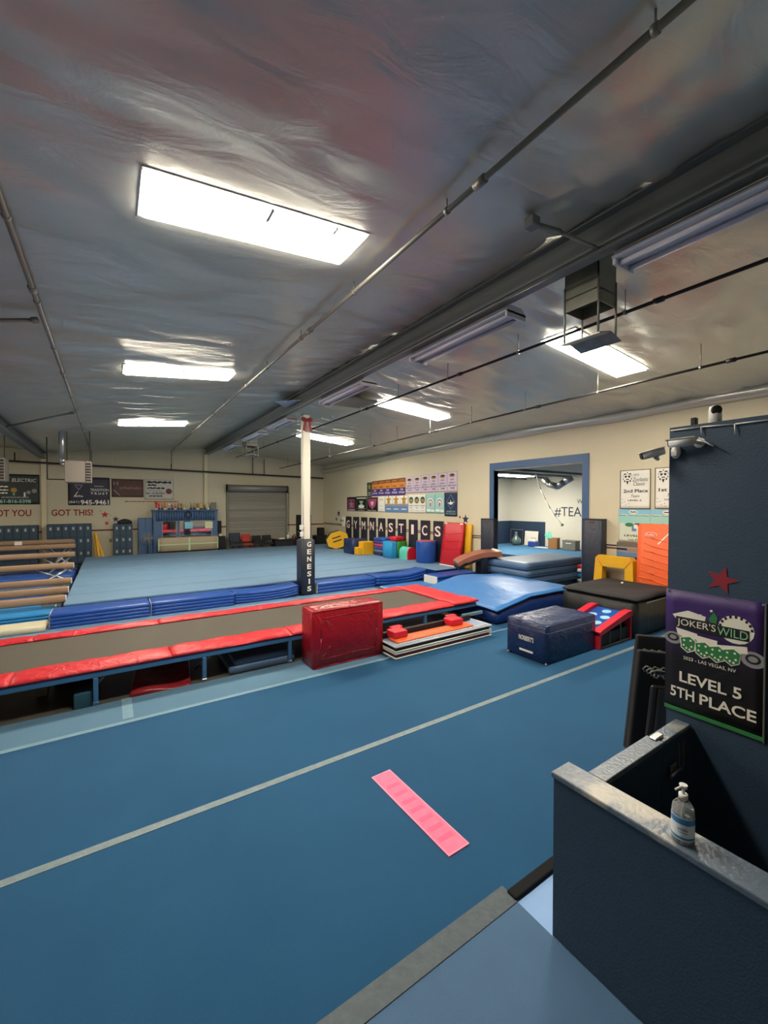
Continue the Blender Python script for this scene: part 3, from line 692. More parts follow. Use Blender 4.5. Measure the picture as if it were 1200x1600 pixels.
# ---- red framed mini trampoline wedge
t = thing('mini_trampoline', 'small sloped trampoline with red padded rails and blue bed', 'trampoline', (6.42, 3.62, 0))
def zt_(x): return .27+.19*x/1.0
for y in (0, .60):
    b = nb(); prism(b, [(0, zt_(0)-.05), (1.0, zt_(1)-.05), (1.0, zt_(1)+.03), (.86, zt_(1)+.03), (.05, zt_(0)+.035), (0, zt_(0)+.01)], y-.06, y+.06, 'y'); part('rail_pad', b, m_redb, t)
    b = nb(); tube(b, [(.02, y-.03, .02), (.98, y-.03, .02), (.98, y-.03, zt_(1)-.05), (.02, y-.03, zt_(0)-.05), (.02, y-.03, .02)], .014, 8); part('side_frame', b, m_grey, t)
    for x in (.33, .66): part('upright', cyl(nb(), (x, y-.03, .02), (x, y-.03, zt_(x)-.05), .009, 8), m_grey, t)
    part('end_post', box(nb(), .95, 1.0, y-.05, y+.05, 0, zt_(1), .01, 1), m_redb, t); part('end_post', box(nb(), 0, .05, y-.05, y+.05, 0, zt_(0), .01, 1), m_redb, t)
    part('side_net', box(nb(), .05, .95, y-.005, y+.005, .03, zt_(0)-.05), M('net_dark', '2a2f38', .8), t)
b = nb(); prism(b, [(.05, zt_(0)-.03), (.98, zt_(1)-.03), (.98, zt_(1)-.015), (.05, zt_(0)-.015)], .06, .54, 'y'); part('bed', b, m_royal, t)
for x, y in ((.35, .2), (.35, .42), (.6, .2), (.62, .43), (.84, .3)): part('spot', lathe(nb(), [(.075, 0), (.075, .004)], 16), M('spot_cyan', '8fc4e0', .5), t, (x, y, zt_(x)-.012), (0, -math.atan(.19), 0))

# ---- black landing mat
t = thing('landing_pad', 'thick black landing mat with soft sagging top in front of the orange mat', 'mat', (7.45, 3.52, 0))
part('body', puffy(0, 1.62, 0, 1.36, 0, .62, lambda u, v: (0, -.02*math.sin(PI*u)), 16, 12, .04), m_blackv, t)
part('top_sheet', puffy(-.02, 1.64, -.02, 1.38, .63, .69, lambda u, v: (.015*noise.noise(Vector((u*3, v*3, 4))), .03*noise.noise(Vector((u*3, v*3, 4)))+.02*math.sin(PI*u)), 20, 14, .03), m_blackf, t)
b = nb(); prism(b, [(.0, 0), (.11, .025), (.22, 0), (.11, -.025)], 0, .003); part('logo_mark', b, m_inkw, t, (1.0, .75, .73), (0, 0, .4))
part('zip_edge', tube(nb(), [(1.6, -.03, .60), (1.0, -.035, .60), (.3, -.03, .59)], .006, 6), m_alum, t)

# ---- crash mat
def crash(u, v):
    hump = .10*math.exp(-((u-.45)/.35)**2-((v-.95)/.5)**2)
    dip = -.16*max(0, 1-u*2.6)*(1-.4*v)
    return (0, hump+dip+.012*noise.noise(Vector((u*5, v*5, 3))))
t = thing('crash_mat', 'large soft blue crash mat at the end of the trampoline', 'mat', (6.10, 5.38, 0))
def shift(f, top, bot): return lambda u, v: (f(u, v)[1]+bot, f(u, v)[1]+top)
part('body', puffy(0, 2.5, 0, 2.1, .0, .40, crash, 28, 20, .05), m_royald, t)
part('cover', puffy(-.03, 2.53, -.03, 2.13, .0, .47, lambda u, v: (.41+crash(u, v)[1], crash(u, v)[1]), 36, 24, .05), m_crash, t)

# ---- thick mats in the opening
for k, (z0, z1, dx, lab) in enumerate(((.0, .22, .0, 'lowest thick navy mat of the pile in the wall opening'), (.225, .42, .35, 'second thick mat from the bottom of the pile in the opening'), (.425, .61, .05, 'third thick mat of the pile in the opening, under the top one'), (.615, .80, .0, 'topmost thick grey blue mat of the pile in the wall opening'))):
    x1 = 11.35
    t = thing('thick_mat', lab, 'mat', (8.72+dx*.1, 6.72-dx*.3, z0), group='pile of thick mats in the opening')
    part('cover', puffy(0, x1-8.72, 0, 1.32, 0, z1-z0, lambda u, v: (0, .008*noise.noise(Vector((u*3+k, v*3, 1)))), 12, 8, .03), m_steel, t)
    part('seam', tube(nb(), [(0, -.002, (z1-z0)/2), (2.6, -.002, (z1-z0)/2)], .006, 6), m_navyv, t)
for k, (z, mm, c) in enumerate(((.0, m_royald, 'dark blue'), (.16, m_inkw, 'white'), (.30, m_sky, 'bright blue'), (.44, m_inkw, 'pale'), (.55, m_redb, 'red'))):
    single('thin_mat', puffy(10.7, 11.45, 5.86, 6.6, z, z+.10, None, 6, 6, .02), mm, '%s thin mat in the small stack behind the right door pad' % c, 'mat', group='thin mats inside the opening')
# ---- vaulting table
t = thing('vault_table', 'tan leather vaulting table with a dipped front on a dark pedestal', 'vault table', (8.55, 8.3, 0), (0, 0, -PSI+.05))
prof = []
for k in range(15):
    u = k/14; x = -.58+1.2*u; z = .70+.30*math.sin(min(1, u*1.25)*PI/2)**.8
    prof.append((x, z))
top_ = [(x, z) for x, z in prof]; und = [(x+.03, z-.13 if x > -.35 else z-.10) for x, z in prof]
b = nb(); prism(b, top_+und[::-1], -.34, .34, 'y'); part('top_pad', b, m_tan, t)
und2 = [(x+.04, z-.2) for x, z in prof[:9]]
b = nb(); prism(b, [(x+.01, z-.09) for x, z in prof[:9]]+und2[::-1], -.32, .32, 'y'); part('front_shell', b, m_blackv, t)
part('pedestal', box(nb(), .0, .13, -.07, .07, .0, .86, .02, 2), m_blackv, t); part('base', box(nb(), -.15, .25, -.18, .18, 0, .06, .02, 2), m_blackv, t)
part('end_roll', cyl(nb(), (.58, -.3, .98), (.58, .3, .98), .06, 14), m_inkw, t)
single('purple_panel', puffy(-.6, .6, -.35, .35, .0, .05, None, 6, 6, .01), m_purple, 'flat purple panel mat lying before the vaulting table', 'mat', (7.2, 8.3, 0), (0, 0, .1))

# ---- door pads
for y0, y1, zt, lab in ((5.15, 5.62, 1.96, 'tall dark navy wall pad right of the wide opening'), (8.35, 8.83, 1.87, 'tall dark navy wall pad left of the wide opening')):
    t = thing('door_pad', lab, 'pad', (9.40, (y0+y1)/2, 0)); hw_ = (y1-y0)/2
    part('pad', puffy(-.10, .10, -hw_, hw_, .02, zt, None, 4, 6, .015), m_padnavy, t)
    part('top_flap', box(nb(), -.104, .104, -hw_-.004, hw_+.004, zt-.03, zt+.006, .004, 1), m_padnavy, t); part('tag', box(nb(), -.106, -.1, -.07, .07, zt-.09, zt-.06), m_stripe, t)

# ---- orange mat and yellow frame leaning on the side wall
t = thing('leaning_mat', 'tall orange vinyl mat leaning on the wall beside the navy wall', 'mat', (9.22, 3.9, .0), (0, .06, 0))
part('cover', puffy(-.12, .12, -.55, .43, 0, 1.9, None, 4, 8, .03), m_orange, t)
for k in range(7):
    z = .75+.14*k; part('fold', tube(nb(), [(-.122, .4-.02*k, z+.05), (-.125, .1, z-.02*(k % 2)), (-.121, -.4, z-.1)], .009, 6), m_orange, t)
bq = nb()
part('oval_logo', lathe(nb(), [(.115, 0), (.115, .003)], 24), m_inkw, t, (-.122, .18, 1.68), (0, -PI/2, 0)); part('oval_field', lathe(nb(), [(.104, 0), (.104, .0045)], 24), m_orange, t, (-.122, .18, 1.68), (0, -PI/2, 0))
for o_ in t.children:
    if o_.name.startswith('oval'): o_.scale = (.42, 1, 1)
part('lettering', text_bm(nb(), 'Fuller', -.075, .075, 0, .05, 0, .002), m_inkw, t, (-.1275, .18, 1.68), RW); part('white_strap', box(nb(), -.012, .012, -.3, .3, 0, .004), m_inkw, t, (-.122, -.15, 1.72), (PI/2, 0, -PI/2+0))
t.children[-1].rotation_euler = (PI/2-.0, .7, -PI/2)
t = thing('trapezoid_frame', 'yellow padded trapezoid frame standing between wall pad and orange mat', 'frame', (9.17, 4.79, 0), (0, .03, 0))
b = nb(); prism(b, [(-.46, .0), (-.25, .0), (-.24, .93), (.24, .93), (.25, .0), (.46, .0), (.40, 1.1), (.34, 1.17), (-.34, 1.17), (-.40, 1.1)], -.09, .09, 'x'); part('body', b, m_yellow, t)
for y in (-.33, .33): part('corner_seam', tube(nb(), [(-.095, y*1.15, 1.13), (-.095, y*.75, .94)], .006, 6), m_orange, t)

# ---- white post with pad
t = thing('padded_post', 'white steel post with navy lettered pad and maroon bow on top', 'post', (4.17, 9.98, 0))
part('column', box(nb(), -.085, .085, -.085, .085, 0, 4.57, .012, 2), m_postw, t); part('cap_plate', box(nb(), -.09, .09, -.09, .09, 4.56, 4.58), m_beam, t)
for dx in (-.095, .095): part('conduit', cyl(nb(), (dx, -.07, 1.3), (dx, -.07, 4.5), .012, 8), m_postw, t)
part('outlet_box', box(nb(), -.19, -.11, -.13, -.05, 1.66, 1.78, .01, 1), m_wmetal, t); part('outlet_box', box(nb(), -.18, -.11, -.13, -.05, 1.48, 1.6, .01, 1), m_wmetal, t)
part('pad', puffy(-.175, .175, -.175, .175, .0, 1.42, None, 8, 8, .04), m_padnavy, t)
for k, ch in enumerate('GENESIS'):
    part('lettering', text_bm(nb(), ch, -.055 if ch != 'I' else -.018, .055 if ch != 'I' else .018, 0, .13, 0, .004, .03), m_inkw, t, (.02, -.18, 1.29-.187*k), FW)
bw = part('bow', ball(nb(), (0, -.13, 4.42), .045, 10), m_gown, t)
for sx in (-1, 1):
    part('loop', ball(nb(), (sx*.085, -.12, 4.44), .075, 10, (1, .5, .7)), m_gown, bw); b = nb(); prism(b, [(sx*.02, 4.4), (sx*.08, 4.4), (sx*.13, 4.16), (sx*.05, 4.13)], -.145, -.135, 'y'); part('tail', b, m_gown, bw)

# ---- folded panel mats along the spring floor edge
def fold_stack(x0, x1, y0, y1, n, th, label, curl=0, tone=None, lift=0):
    t = thing('folding_mat', label, 'mat', ((x0+x1)/2, (y0+y1)/2, lift)); a = (x1-x0)/2; d = (y1-y0)/2
    for k in range(n):
        f = (lambda u, v: (curl*(2*u-1)**2*(1 if u > .5 else .4), curl*(2*u-1)**2*(1 if u > .5 else .4))) if curl else None
        part('panel', puffy(-a, a, -d, d, k*th+.002, (k+1)*th-.002, f, 20, 4, .012), tone or m_royal, t)
    b = nb()
    for k in range(5): cyl(b, (-a-.004, -d+.03+k*.02, .02), (-a-.004, -d+.03+k*.02, .02), .001, 3) if False else None
    b.free()
    part('velcro_edge', box(nb(), -a-.006, -a+.001, -d+.01, d-.01, .012, n*th-.012), m_inkw, t) if not curl else None
    return t
fold_stack(-.95, .66, 9.72, 10.35, 4, .068, 'folded royal blue panel mat stack at the left corner of the spring floor')
fold_stack(.69, 2.34, 9.74, 10.35, 4, .068, 'second folded royal blue mat stack, right of the corner stack')
fold_stack(2.36, 3.90, 9.80, 10.38, 4, .06, 'folded blue mat with a curled end just left of the padded post', curl=.06, lift=.0)
fold_stack(4.42, 6.16, 9.80, 10.38, 3, .088, 'folded blue panel mat just right of the padded post')
fold_stack(6.2, 8.0, 9.80, 10.38, 3, .082, 'blue mat with a raised wavy end beyond the padded post', curl=.1)
fold_stack(7.7, 9.3, 8.95, 9.55, 3, .085, 'blue panel mat before the leaning red mat')
fold_stack(6.2, 7.6, 8.9, 9.6, 1, .06, 'single thin blue mat flat on the floor behind the crash mat', tone=m_crash)
# ---- mats at the balance beams
fold_stack(-4.9, -.93, 10.38, 11.36, 3, .058, 'bright sky blue mat stack under the low balance beams', tone=m_sky)
single('cream_mat', puffy(-4.2, -1.0, 9.6, 10.1, .0, .11, None, 10, 4, .02), m_cream, 'long cream mat in front of the sky blue mats', 'mat')
for k, (y, z, mm, c) in enumerate(((11.9, .12, m_steel, 'grey blue'), (13.0, .16, m_royal, 'royal blue'), (14.3, .2, m_steel, 'pale steel blue'), (15.9, .22, m_royal, 'dark royal blue'), (17.6, .2, m_navyv, 'navy'))):
    single('landing_mat', puffy(-4.9, -.92, y-.5, y+.5, 0, z, None, 10, 5, .03), mm, '%s landing mat below the balance beams, %s from the front' % (c, ORD[k]), 'mat', group='mats below the beams')
# ---- balance beams
BEAMS = [(-.80, 10.95, .40), (-.82, 11.9, .43), (-.83, 13.0, .47), (-.86, 14.3, .70), (-.92, 15.9, .85), (-1.0, 17.6, .97), (-1.15, 19.05, 1.03)]
for k, (xr, y, zt) in enumerate(BEAMS):
    zb = (.18, .12, .16, .2, .22, .2, 0)[k]+.045
    t = thing('balance_beam', 'long tan balance beam, %s counted from the front%s' % (ORD[k], ', with white paper tags' if k == 6 else ''), 'balance beam', (xr, y, 0), group='row of balance beams at the left'); t['kind'] = 'object'
    bm = puffy(-4.6, 0, -.06, .06, zt-.155, zt, None, 2, 2, .025); part('beam_body', bm, m_beamw, t)
    part('end_cap', box(nb(), -.004, .012, -.055, .055, zt-.15, zt-.01, .005, 1), m_inkw if k < 4 else m_beams, t)
    for x in (-.35, -4.2):
        if zt < .6:
            part('leg', box(nb(), x-.05, x+.28, -.05, .05, zt-.20, zt-.155), m_galv, t); part('leg', tube(nb(), [(x+.2, -.3, zb), (x+.2, 0, zt-.17), (x+.2, .3, zb)], .022, 8), m_galv, t)
        else:
            part('leg', tube(nb(), [(x-.25, -.35, zb), (x+.25, 0, zt-.16)], .025, 8), m_alum, t); part('leg', tube(nb(), [(x-.25, .35, zb), (x+.25, 0, zt-.16)], .025, 8), m_alum, t)
            part('leg', tube(nb(), [(x+.3, -.3, zb), (x-.45, 0, zt-.16)], .02, 8), m_alum, t)
    if k == 6:
        for x in (-2.2, -1.62): part('paper_tag', box(nb(), x, x+.2, -.068, -.062, zt-.15, zt-.02), m_inkw, t)
# ================================================================== SIDE WALL
ROPE = [(9.30, 3.40), (9.08, 2.81), (8.88, 2.45), (8.7, 2.15), (8.48, 1.87), (8.26, 1.62)]
for k, ch in enumerate('GYMNASTICS'):
    y = 17.75-.722*k
    t = thing('letter_pad', 'tall dark wall pad with the white letter %s%s' % (ch, '' if ch != 'S' else ', between A and T' if k == 5 else ', last of the row'), 'wall pad', (WX-.012, y, 0), RW, 'row of lettered wall pads')
    part('pad', box(nb(), 0, .50, SFZ, 1.72, 0, .05, .012, 2), m_padnavy, t)
    wd = .08 if ch == 'I' else .15
    part('letter_outline', text_bm(nb(), ch, .25-wd-.02, .25+wd+.02, 1.36, .40, .05, .053, .05), m_inkr, t); part('letter', text_bm(nb(), ch, .25-wd, .25+wd, 1.36, .36, .053, .056, .01), m_inkw, t)
LOW = (1.99, 2.64)
banner('black banner with pink figures, leftmost of the lower banner row', 'R', 17.68, 16.83, 1.99, 2.64, m_ink, [('r', m_inkpink, .15, .85, .15, .85), ('r', K_, .25, .75, .3, .4), ('s', m_inkgrey, .5, .5, .25), ('l', W_, .1, .9, .93, .07)])
banner('black and white banner with a trophy cup, second in the lower row', 'R', 16.81, 15.86, 1.99, 2.66, m_ink, [('l', W_, .06, .94, .12, .1), ('p', m_inkgl, [(.3, .3), (.7, .3), (.55, .55), (.45, .55)]), ('d', W_, .5, .68, .28, .13), ('r', m_inkgrey, .1, .9, .8, .84), ('t', W_, '1st Place', .2, .8, .93, .08)])
banner('pink and black banner with a gem, third in the lower row', 'R', 15.83, 14.96, 1.99, 2.60, m_ink, [('p', m_inkpink, [(.05, .1), (.95, .1), (.8, .6), (.5, .85), (.2, .6)]), ('p', m_lilac, [(.35, .3), (.65, .3), (.6, .5), (.5, .62), (.4, .5)]), ('t', W_, 'First Place', .12, .88, .93, .09)])
banner('narrow white banner with little print between pink and blue banners', 'R', 14.90, 14.42, 1.98, 2.63, m_inkw, [('t', m_inkgold, '2022', .2, .8, .2, .12), ('t', m_inkgrey, 'TEAM', .3, .7, .6, .05), ('t', m_inkgrey, 'PLACE', .2, .8, .85, .05)])
for k in range(3):
    a = 14.38-.53*k
    banner('gold topped banner with misty blue base, %s of three alike' % ORD[k], 'R', a, a-.525, 1.98, 2.63, m_inkw, [('r', m_inkblue, 0, 1, .55, 1), ('r', m_inkgrey, 0, 1, .48, .62), ('s', m_inkgold, .5, .24, .4), ('s', m_inkgold, .5, .42, .2), ('l', W_, .2, .8, .8, .07)], group='gold and blue banners')
for k in range(3):
    a = 12.76-.345*k
    banner('white banner with a round dark emblem, %s of three in the lower row' % ORD[k], 'R', a, a-.34, 1.98, 2.66, m_inkw, [('d', m_inkteal, .5, .3, .42, .2), ('d', K_, .5, .3, .36, .17), ('d', m_inkgold, .5, .32, .28, .1), ('b', K_, '1st Place', .12, .88, .6, .07), ('b', K_, 'Team', .3, .7, .72, .06), ('t', m_inkgrey, 'LEVEL 3', .2, .8, .86, .05)], group='emblem banners')
for k in range(2):
    a = 11.70-.49*k
    banner('teal banner with a pale rainbow arch, %s of two' % ('left' if k == 0 else 'right'), 'R', a, a-.485, 1.99, 2.68, m_inkteal, [('d', W_, .5, .5, .36, .28), ('d', m_inkgrey, .5, .52, .30, .23), ('d', W_, .5, .54, .22, .17), ('d', m_inkgrey, .5, .56, .14, .11), ('r', m_inkteal, .1, .9, .66, .8), ('d', W_, .3, .86, .25, .07), ('d', W_, .75, .88, .22, .06)], group='rainbow banners')
banner('navy banner with a white bird at the right end of the lower row', 'R', 10.71, 10.09, 1.90, 2.70, m_inknavy, [('p', m_inkblue, [(.5, .08), (.85, .4), (.5, .72), (.15, .4)]), ('p', m_inknavy, [(.5, .12), (.81, .4), (.5, .68), (.19, .4)]), ('p', W_, [(.25, .42), (.45, .42), (.5, .3), (.55, .42), (.78, .38), (.6, .5), (.5, .52), (.38, .49)]), ('t', m_inkteal, 'AMERICAN', .15, .85, .8, .07), ('t', m_inkteal, '1ST PLACE', .12, .88, .9, .07)])
banner('narrow dark green banner at the left end of the upper row', 'R', 15.83, 15.44, 2.62, 3.26, M('ink_dark_green', '35453f', .6), [('s', m_inkgold, .5, .3, .4), ('t', W_, 'TEAM', .2, .8, .72, .1), ('t', W_, 'PLACE', .15, .85, .86, .08)])
for k in range(5):
    a = 15.41-.49*k
    banner('orange and purple banner, %s of five in the upper row' % ORD[k], 'R', a, a-.485, 2.66, 3.30+.008*k, m_inkorange, [('r', m_inkpurple, 0, 1, .55, 1), ('r', M('ink_rust', '8a4a3a', .6), 0, 1, 0, .22), ('l', m_inkgold, .15, .85, .12, .09), ('b', K_, '2022', .2, .8, .44, .1), ('b', W_, 'TEAM', .3, .7, .66, .09), ('b', W_, '1ST PLACE', .12, .88, .83, .11)], group='orange and purple banners')
for k in range(6):
    a = 12.94-.474*k
    banner('lilac banner with dark print, %s of six in the upper row' % ORD[k], 'R', a, a-.468, 2.73, 3.34+.012*k, m_lilac, [('d', m_inkgold, .5, .2, .3, .09), ('d', K_, .5, .17, .22, .05), ('b', m_inkpurple, '2022', .3, .7, .4, .07), ('b', K_, 'LEVEL %d' % (3+k % 3), .2, .8, .56, .08), ('b', K_, 'FIRST PLACE', .1, .9, .7, .08), ('b', K_, 'TEAM', .28, .72, .83, .08)], group='lilac banners')
def lion(cx_, cy_, s):
    e = [('p', K_, [(cx_-.05*s, cy_-.40*s), (cx_, cy_-.46*s), (cx_+.05*s, cy_-.40*s), (cx_, cy_-.34*s)])]
    for sg in (-1, 1):
        def q(l): return [(cx_+sg*x*s, cy_+y*s) for x, y in l]
        e += [('p', K_, q([(.06, -.32), (.30, -.36), (.38, -.26), (.16, -.26)])), ('p', K_, q([(.40, -.24), (.46, -.1), (.38, -.14)])), ('p', K_, q([(.04, -.2), (.28, -.18), (.22, -.04), (.08, -.06)])), ('p', K_, q([(.34, -.06), (.44, .06), (.36, .12)])), ('p', K_, q([(.26, .1), (.34, .2), (.22, .3), (.20, .18)])), ('p', K_, q([(.02, .02), (.14, .06), (.10, .14), (.02, .12)]))]
    return e+[('p', K_, [(cx_-.12*s, cy_+.2*s), (cx_+.12*s, cy_+.2*s), (cx_, cy_+.46*s)])]
def second(first):
    e = lion(.25, .21, .36)+[('t', K_, '2023', .45, .63, .13, .05), ('t', K_, 'Zoolastic', .42, .93, .25, .10, .3), ('t', K_, 'Classic', .45, .83, .36, .09, .3)]
    e += [('b', K_, '1st Place' if first else '2nd Place', .12, .92, .54, .085), ('t', K_, 'Team', .38, .65, .67, .07, .3), ('b', K_, 'XCEL SILVER' if first else 'LEVEL 2', .28, .72, .78, .04)]
    for x, y in ((.08, .75), (.08, .84), (.16, .82), (.2, .9), (.3, .87), (.32, .94)): e.append(('d', K_, x, y, .012, .009))
    return e
banner('white second place banner with a black lion head', 'R', 4.87, 4.24, 2.20, 3.05, m_inkw, second(0), border=(K_, .012))
banner('white first place banner with a lion head cut by the navy wall', 'R', 4.16, 3.53, 2.21, 3.06, m_inkw, second(1), border=(K_, .012))
for a, lab in ((4.90, 'pale blue championship banner below the second place banner'), (4.235, 'pale blue championship banner behind the orange mat')):
    banner(lab, 'R', a, a-.66, 1.47, 2.19, M('banner_pale', 'd5dcc6', .6), [('r', m_inksky, 0, 1, 0, .15), ('r', m_inkteal, 0, 1, .2, .42), ('d', W_, .48, .08, .14, .055), ('l', K_, .38, .58, .08, .04), ('b', K_, 'State Championships', .03, .97, .19, .045), ('d', m_inkg, .36, .47, .14, .06), ('d', m_inkr, .62, .46, .12, .045), ('r', m_inkblue, .44, .58, .48, .66), ('r', W_, .5, .62, .46, .58), ('b', K_, 'LEVEL 4', .2, .8, .80, .06), ('t', K_, '1st Place', .35, .85, .92, .07)])
banner('long photo board with grey and blue stripes below the championship banners', 'R', 4.93, 4.18, 1.03, 1.455, m_inkgrey, [('r', M('ink_taupe', '6e6355', .6), 0, 1, 0, .22), ('r', m_ink, 0, 1, .30, .40), ('p', m_beamw, [(.3, .3), (1, .25), (1, .4), (.3, .45)]), ('r', m_inkblue, 0, 1, .5, 1), ('r', m_inknavy, 0, .7, .72, .85)], name='photo_board', cat='poster')
# painted stars on the side wall
for y, z, r in ((18.6, 1.85, .17), (18.85, 1.55, .11), (18.35, 1.5, .09)): part('painted_star', prism(nb(), star_poly(-y, z, r), .001, .004), m_inknavy, wr, (WX, 0, 0), RW)
part('painted_star', prism(nb(), star_poly(-9.72, 1.82, .16), .001, .004), m_inknavy, wr, (WX, 0, 0), RW); part('painted_star', prism(nb(), star_poly(-9.98, 1.88, .06), .001, .004), m_inkr, wr, (WX, 0, 0), RW)
# ---- shapes on the spring floor along the side wall
t = thing('octagon_tumbler', 'yellow and green octagon tumbler tilted at the back corner', 'foam shape', (8.75, 17.0, SFZ+.02), (0, -.3, -.35))
oc = [(.52*math.cos(PI/8+k*PI/4), .40+.40*math.sin(PI/8+k*PI/4)) for k in range(8)]
b = nb(); prism(b, oc, -.02, .02, 'y'); part('face', b, m_yellow, t, (0, -.30, 0)); b = nb(); prism(b, oc, -.28, .30, 'y'); part('body', b, m_dgreen, t)
for z in (.34, .50): part('slot', box(nb(), -.22, .18, -.325, -.318, z, z+.05), m_ink, t)
single('navy_cube', puffy(8.05, 8.75, 14.5, 15.25, SFZ, .90, None, 6, 6, .03), m_navyv, 'navy foam cube beside the yellow block', 'foam block')
t = thing('yellow_step', 'yellow foam step block against the navy cube', 'foam block', (8.3, 14.1, SFZ)); part('block', box(nb(), 0, .5, 0, .37, 0, .52, .025, 2), m_yellow, t); part('chamfer_block', box(nb(), -.2, .0, .08, .37, 0, .30, .025, 2), m_yellow, t)
for k, (mm, c) in enumerate(((m_navyv, 'bottom navy'), (m_steel, 'grey blue'), (m_purple, 'purple'), (m_inkpink, 'pink'), (m_purple, 'upper purple'), (m_royal, 'top royal blue'))):
    single('folded_mat', puffy(8.72, 9.42, 13.3, 14.0, SFZ+.115*k+.001, SFZ+.115*(k+1)-.001, None, 4, 4, .02), mm, '%s mat in the striped pile beneath the letter pads' % c, 'mat', group='striped mat pile')
t = thing('colour_cube', 'foam cube with cyan side and green front', 'foam block', (8.62, 12.62, SFZ)); part('side', puffy(0, .28, 0, .56, 0, .62, None, 4, 4, .025), m_cyan, t); part('front', puffy(.28, .72, .0, .56, 0, .61, None, 4, 4, .025), m_green, t)
single('red_box', puffy(8.85, 9.3, 12.7, 13.1, .925, 1.08, None, 4, 4, .02), m_redb, 'small red foam box on top of the green and cyan cube', 'foam block')
t = thing('mailbox_shape', 'teal half round foam shape with red front', 'foam shape', (9.12, 11.98, SFZ)); hp = [(-.2, 0), (.2, 0), (.2, .24)]+[(.2*math.cos(PI*k/10), .24+.2*math.sin(PI*k/10)) for k in range(1, 10)]+[(-.2, .24)]
b = nb(); prism(b, hp, .06, .55, 'y'); part('body', b, m_teal, t); b = nb(); prism(b, hp, 0, .06, 'y'); part('front', b, m_redb, t)
t = thing('round_barrel', 'royal blue upright foam barrel left of the leaning red mat', 'foam shape', (9.12, 11.2, SFZ)); part('body', lathe(nb(), [(.33, 0), (.345, .03), (.345, .70), (.33, .73)], 20), m_royal, t); part('top_rim', lathe(nb(), [(.335, .73), (.335, .745), (.3, .75)], 20), M('rim_pink', 'b0506a', .5), t)
t = thing('leaning_red_mat', 'red vinyl mat leaning against the side wall with white corner tabs', 'mat', (9.16, 10.05, SFZ), (0, .16, 0))
part('cover', puffy(-.05, .05, -.45, .45, 0, 1.42, None, 3, 10, .02), m_red if False else vinyl('scarlet_vinyl', 'c41a2a', .45, 4, .3), t)
for y in (-.36, .36): part('tab', box(nb(), -.054, -.05, y-.06, y+.06, 1.36, 1.40), m_inkw, t)
for z in (.10, .55, .8, 1.05): part('fold', tube(nb(), [(-.05, .43, z+.02), (-.055, .1, z-.02), (-.05, -.42, z+.05)], .008, 6), MATS['scarlet_vinyl'], t)
part('hem', box(nb(), -.055, -.048, -.44, .44, .0, .03), m_inkw, t)
single('yellow_mat', puffy(-.04, .04, -.12, .12, 0, 1.38, None, 3, 3, .015), m_yellow, 'yellow mat edge showing behind the leaning red mat', 'mat', (9.36, 9.48, SFZ), (0, .08, 0))
part('platform', box(nb(), 8.2, 9.42, 9.62, 10.41, 0, SFZ), m_royald, sf); part('carpet_strip', box(nb(), 8.18, 9.42, 9.6, 10.41, SFZ, SFZ+.005), m_spring, sf)

# ================================================================== FAR WALL
banner('dark electrical firm banner at the far left of the end wall', 'F', -3.5, -2.23, 2.30, 3.42, M('banner_teal_black', '26322f', .5), [('t', W_, 'ELECTRIC', .38, .93, .20, .11, .2), ('d', m_inkgold, .42, .53, .07, .08), ('r', m_inkgl, .4, .44, .63, .7), ('d', m_inkgrey, .75, .6, .05, .06), ('d', m_inkgrey, .88, .55, .06, .07), ('r', W_, .64, .68, .6, .75), ('l', W_, .12, .3, .42, .05), ('l', W_, .12, .3, .53, .05), ('l', W_, .12, .28, .63, .05), ('l', m_inkgrey, .15, .75, .77, .05), ('b', m_inkteal, '661-816-5398', .05, .8, .9, .12)])
banner('navy sponsor banner with a large phone number under the heater', 'F', -1.37, 0, 2.27, 3.38, M('banner_navy', '232238', .5), [('p', m_inkgrey, [(.15, .28), (.35, .28), (.25, .48)]), ('p', M('banner_navy', '232238'), [(.18, .3), (.32, .3), (.25, .44)]), ('p', W_, [(.22, .52), (.15, .66), (.17, .66), (.24, .52)]), ('b', W_, 'All-Pro', .13, .35, .68, .07), ('l', m_inkgrey, .62, .85, .32, .05), ('t', W_, 'TRADITION', .52, .97, .45, .09), ('b', W_, 'T R U S T', .53, .95, .58, .08), ('t', W_, '(661)', .02, .26, .9, .12), ('b', W_, '945-9461', .29, .97, .9, .17)])
banner('brown sponsor banner beside the navy one', 'F', .06, 1.19, 2.60, 3.35, m_brown, [('t', m_inkgrey, 'H', .06, .2, .25, .2), ('p', m_inkgrey, [(.05, .6), (.25, .95), (.28, .95), (.07, .58)]), ('l', M('ink_faded', '7a5a50', .6), .25, .95, .5, .15)])
banner('white sponsor sign with black script and round red seal', 'F', 1.22, 2.36, 2.50, 3.37, M('sign_white', 'b9b8b0', .5), [('l', K_, .08, .9, .14, .12), ('l', K_, .12, .4, .28, .1), ('l', K_, .1, .68, .43, .09), ('l', m_inkgrey, .1, .6, .55, .06), ('b', K_, '661-618-0431', .06, .68, .68, .12), ('l', K_, .15, .6, .82, .07), ('d', m_inkr, .82, .58, .11, .14), ('d', m_brown, .82, .58, .08, .10)])
part('print_line', prism(nb(), [(.5+.05*k, 2.42+(.02 if k % 3 else .006)) for k in range(41)]+[(.5+.05*k, 2.42-(.016 if k % 4 else .005)) for k in range(40, -1, -1)], 0, .006), m_inkr, wf, (0, FY-.002, 0), FW)
for txt, a, b_, lab in (('I GOT YOU', -3.8, -2.48, 'dark red painted slogan words left of the wall column'), ('GOT THIS!', -1.89, -.58, 'dark red painted slogan words above the blue lockers')):
    part('painted_letters', text_bm(nb(), txt, a, b_, 1.975, .25, .001, .006, .02), m_inkr, wf, (0, FY, 0), FW, lab)
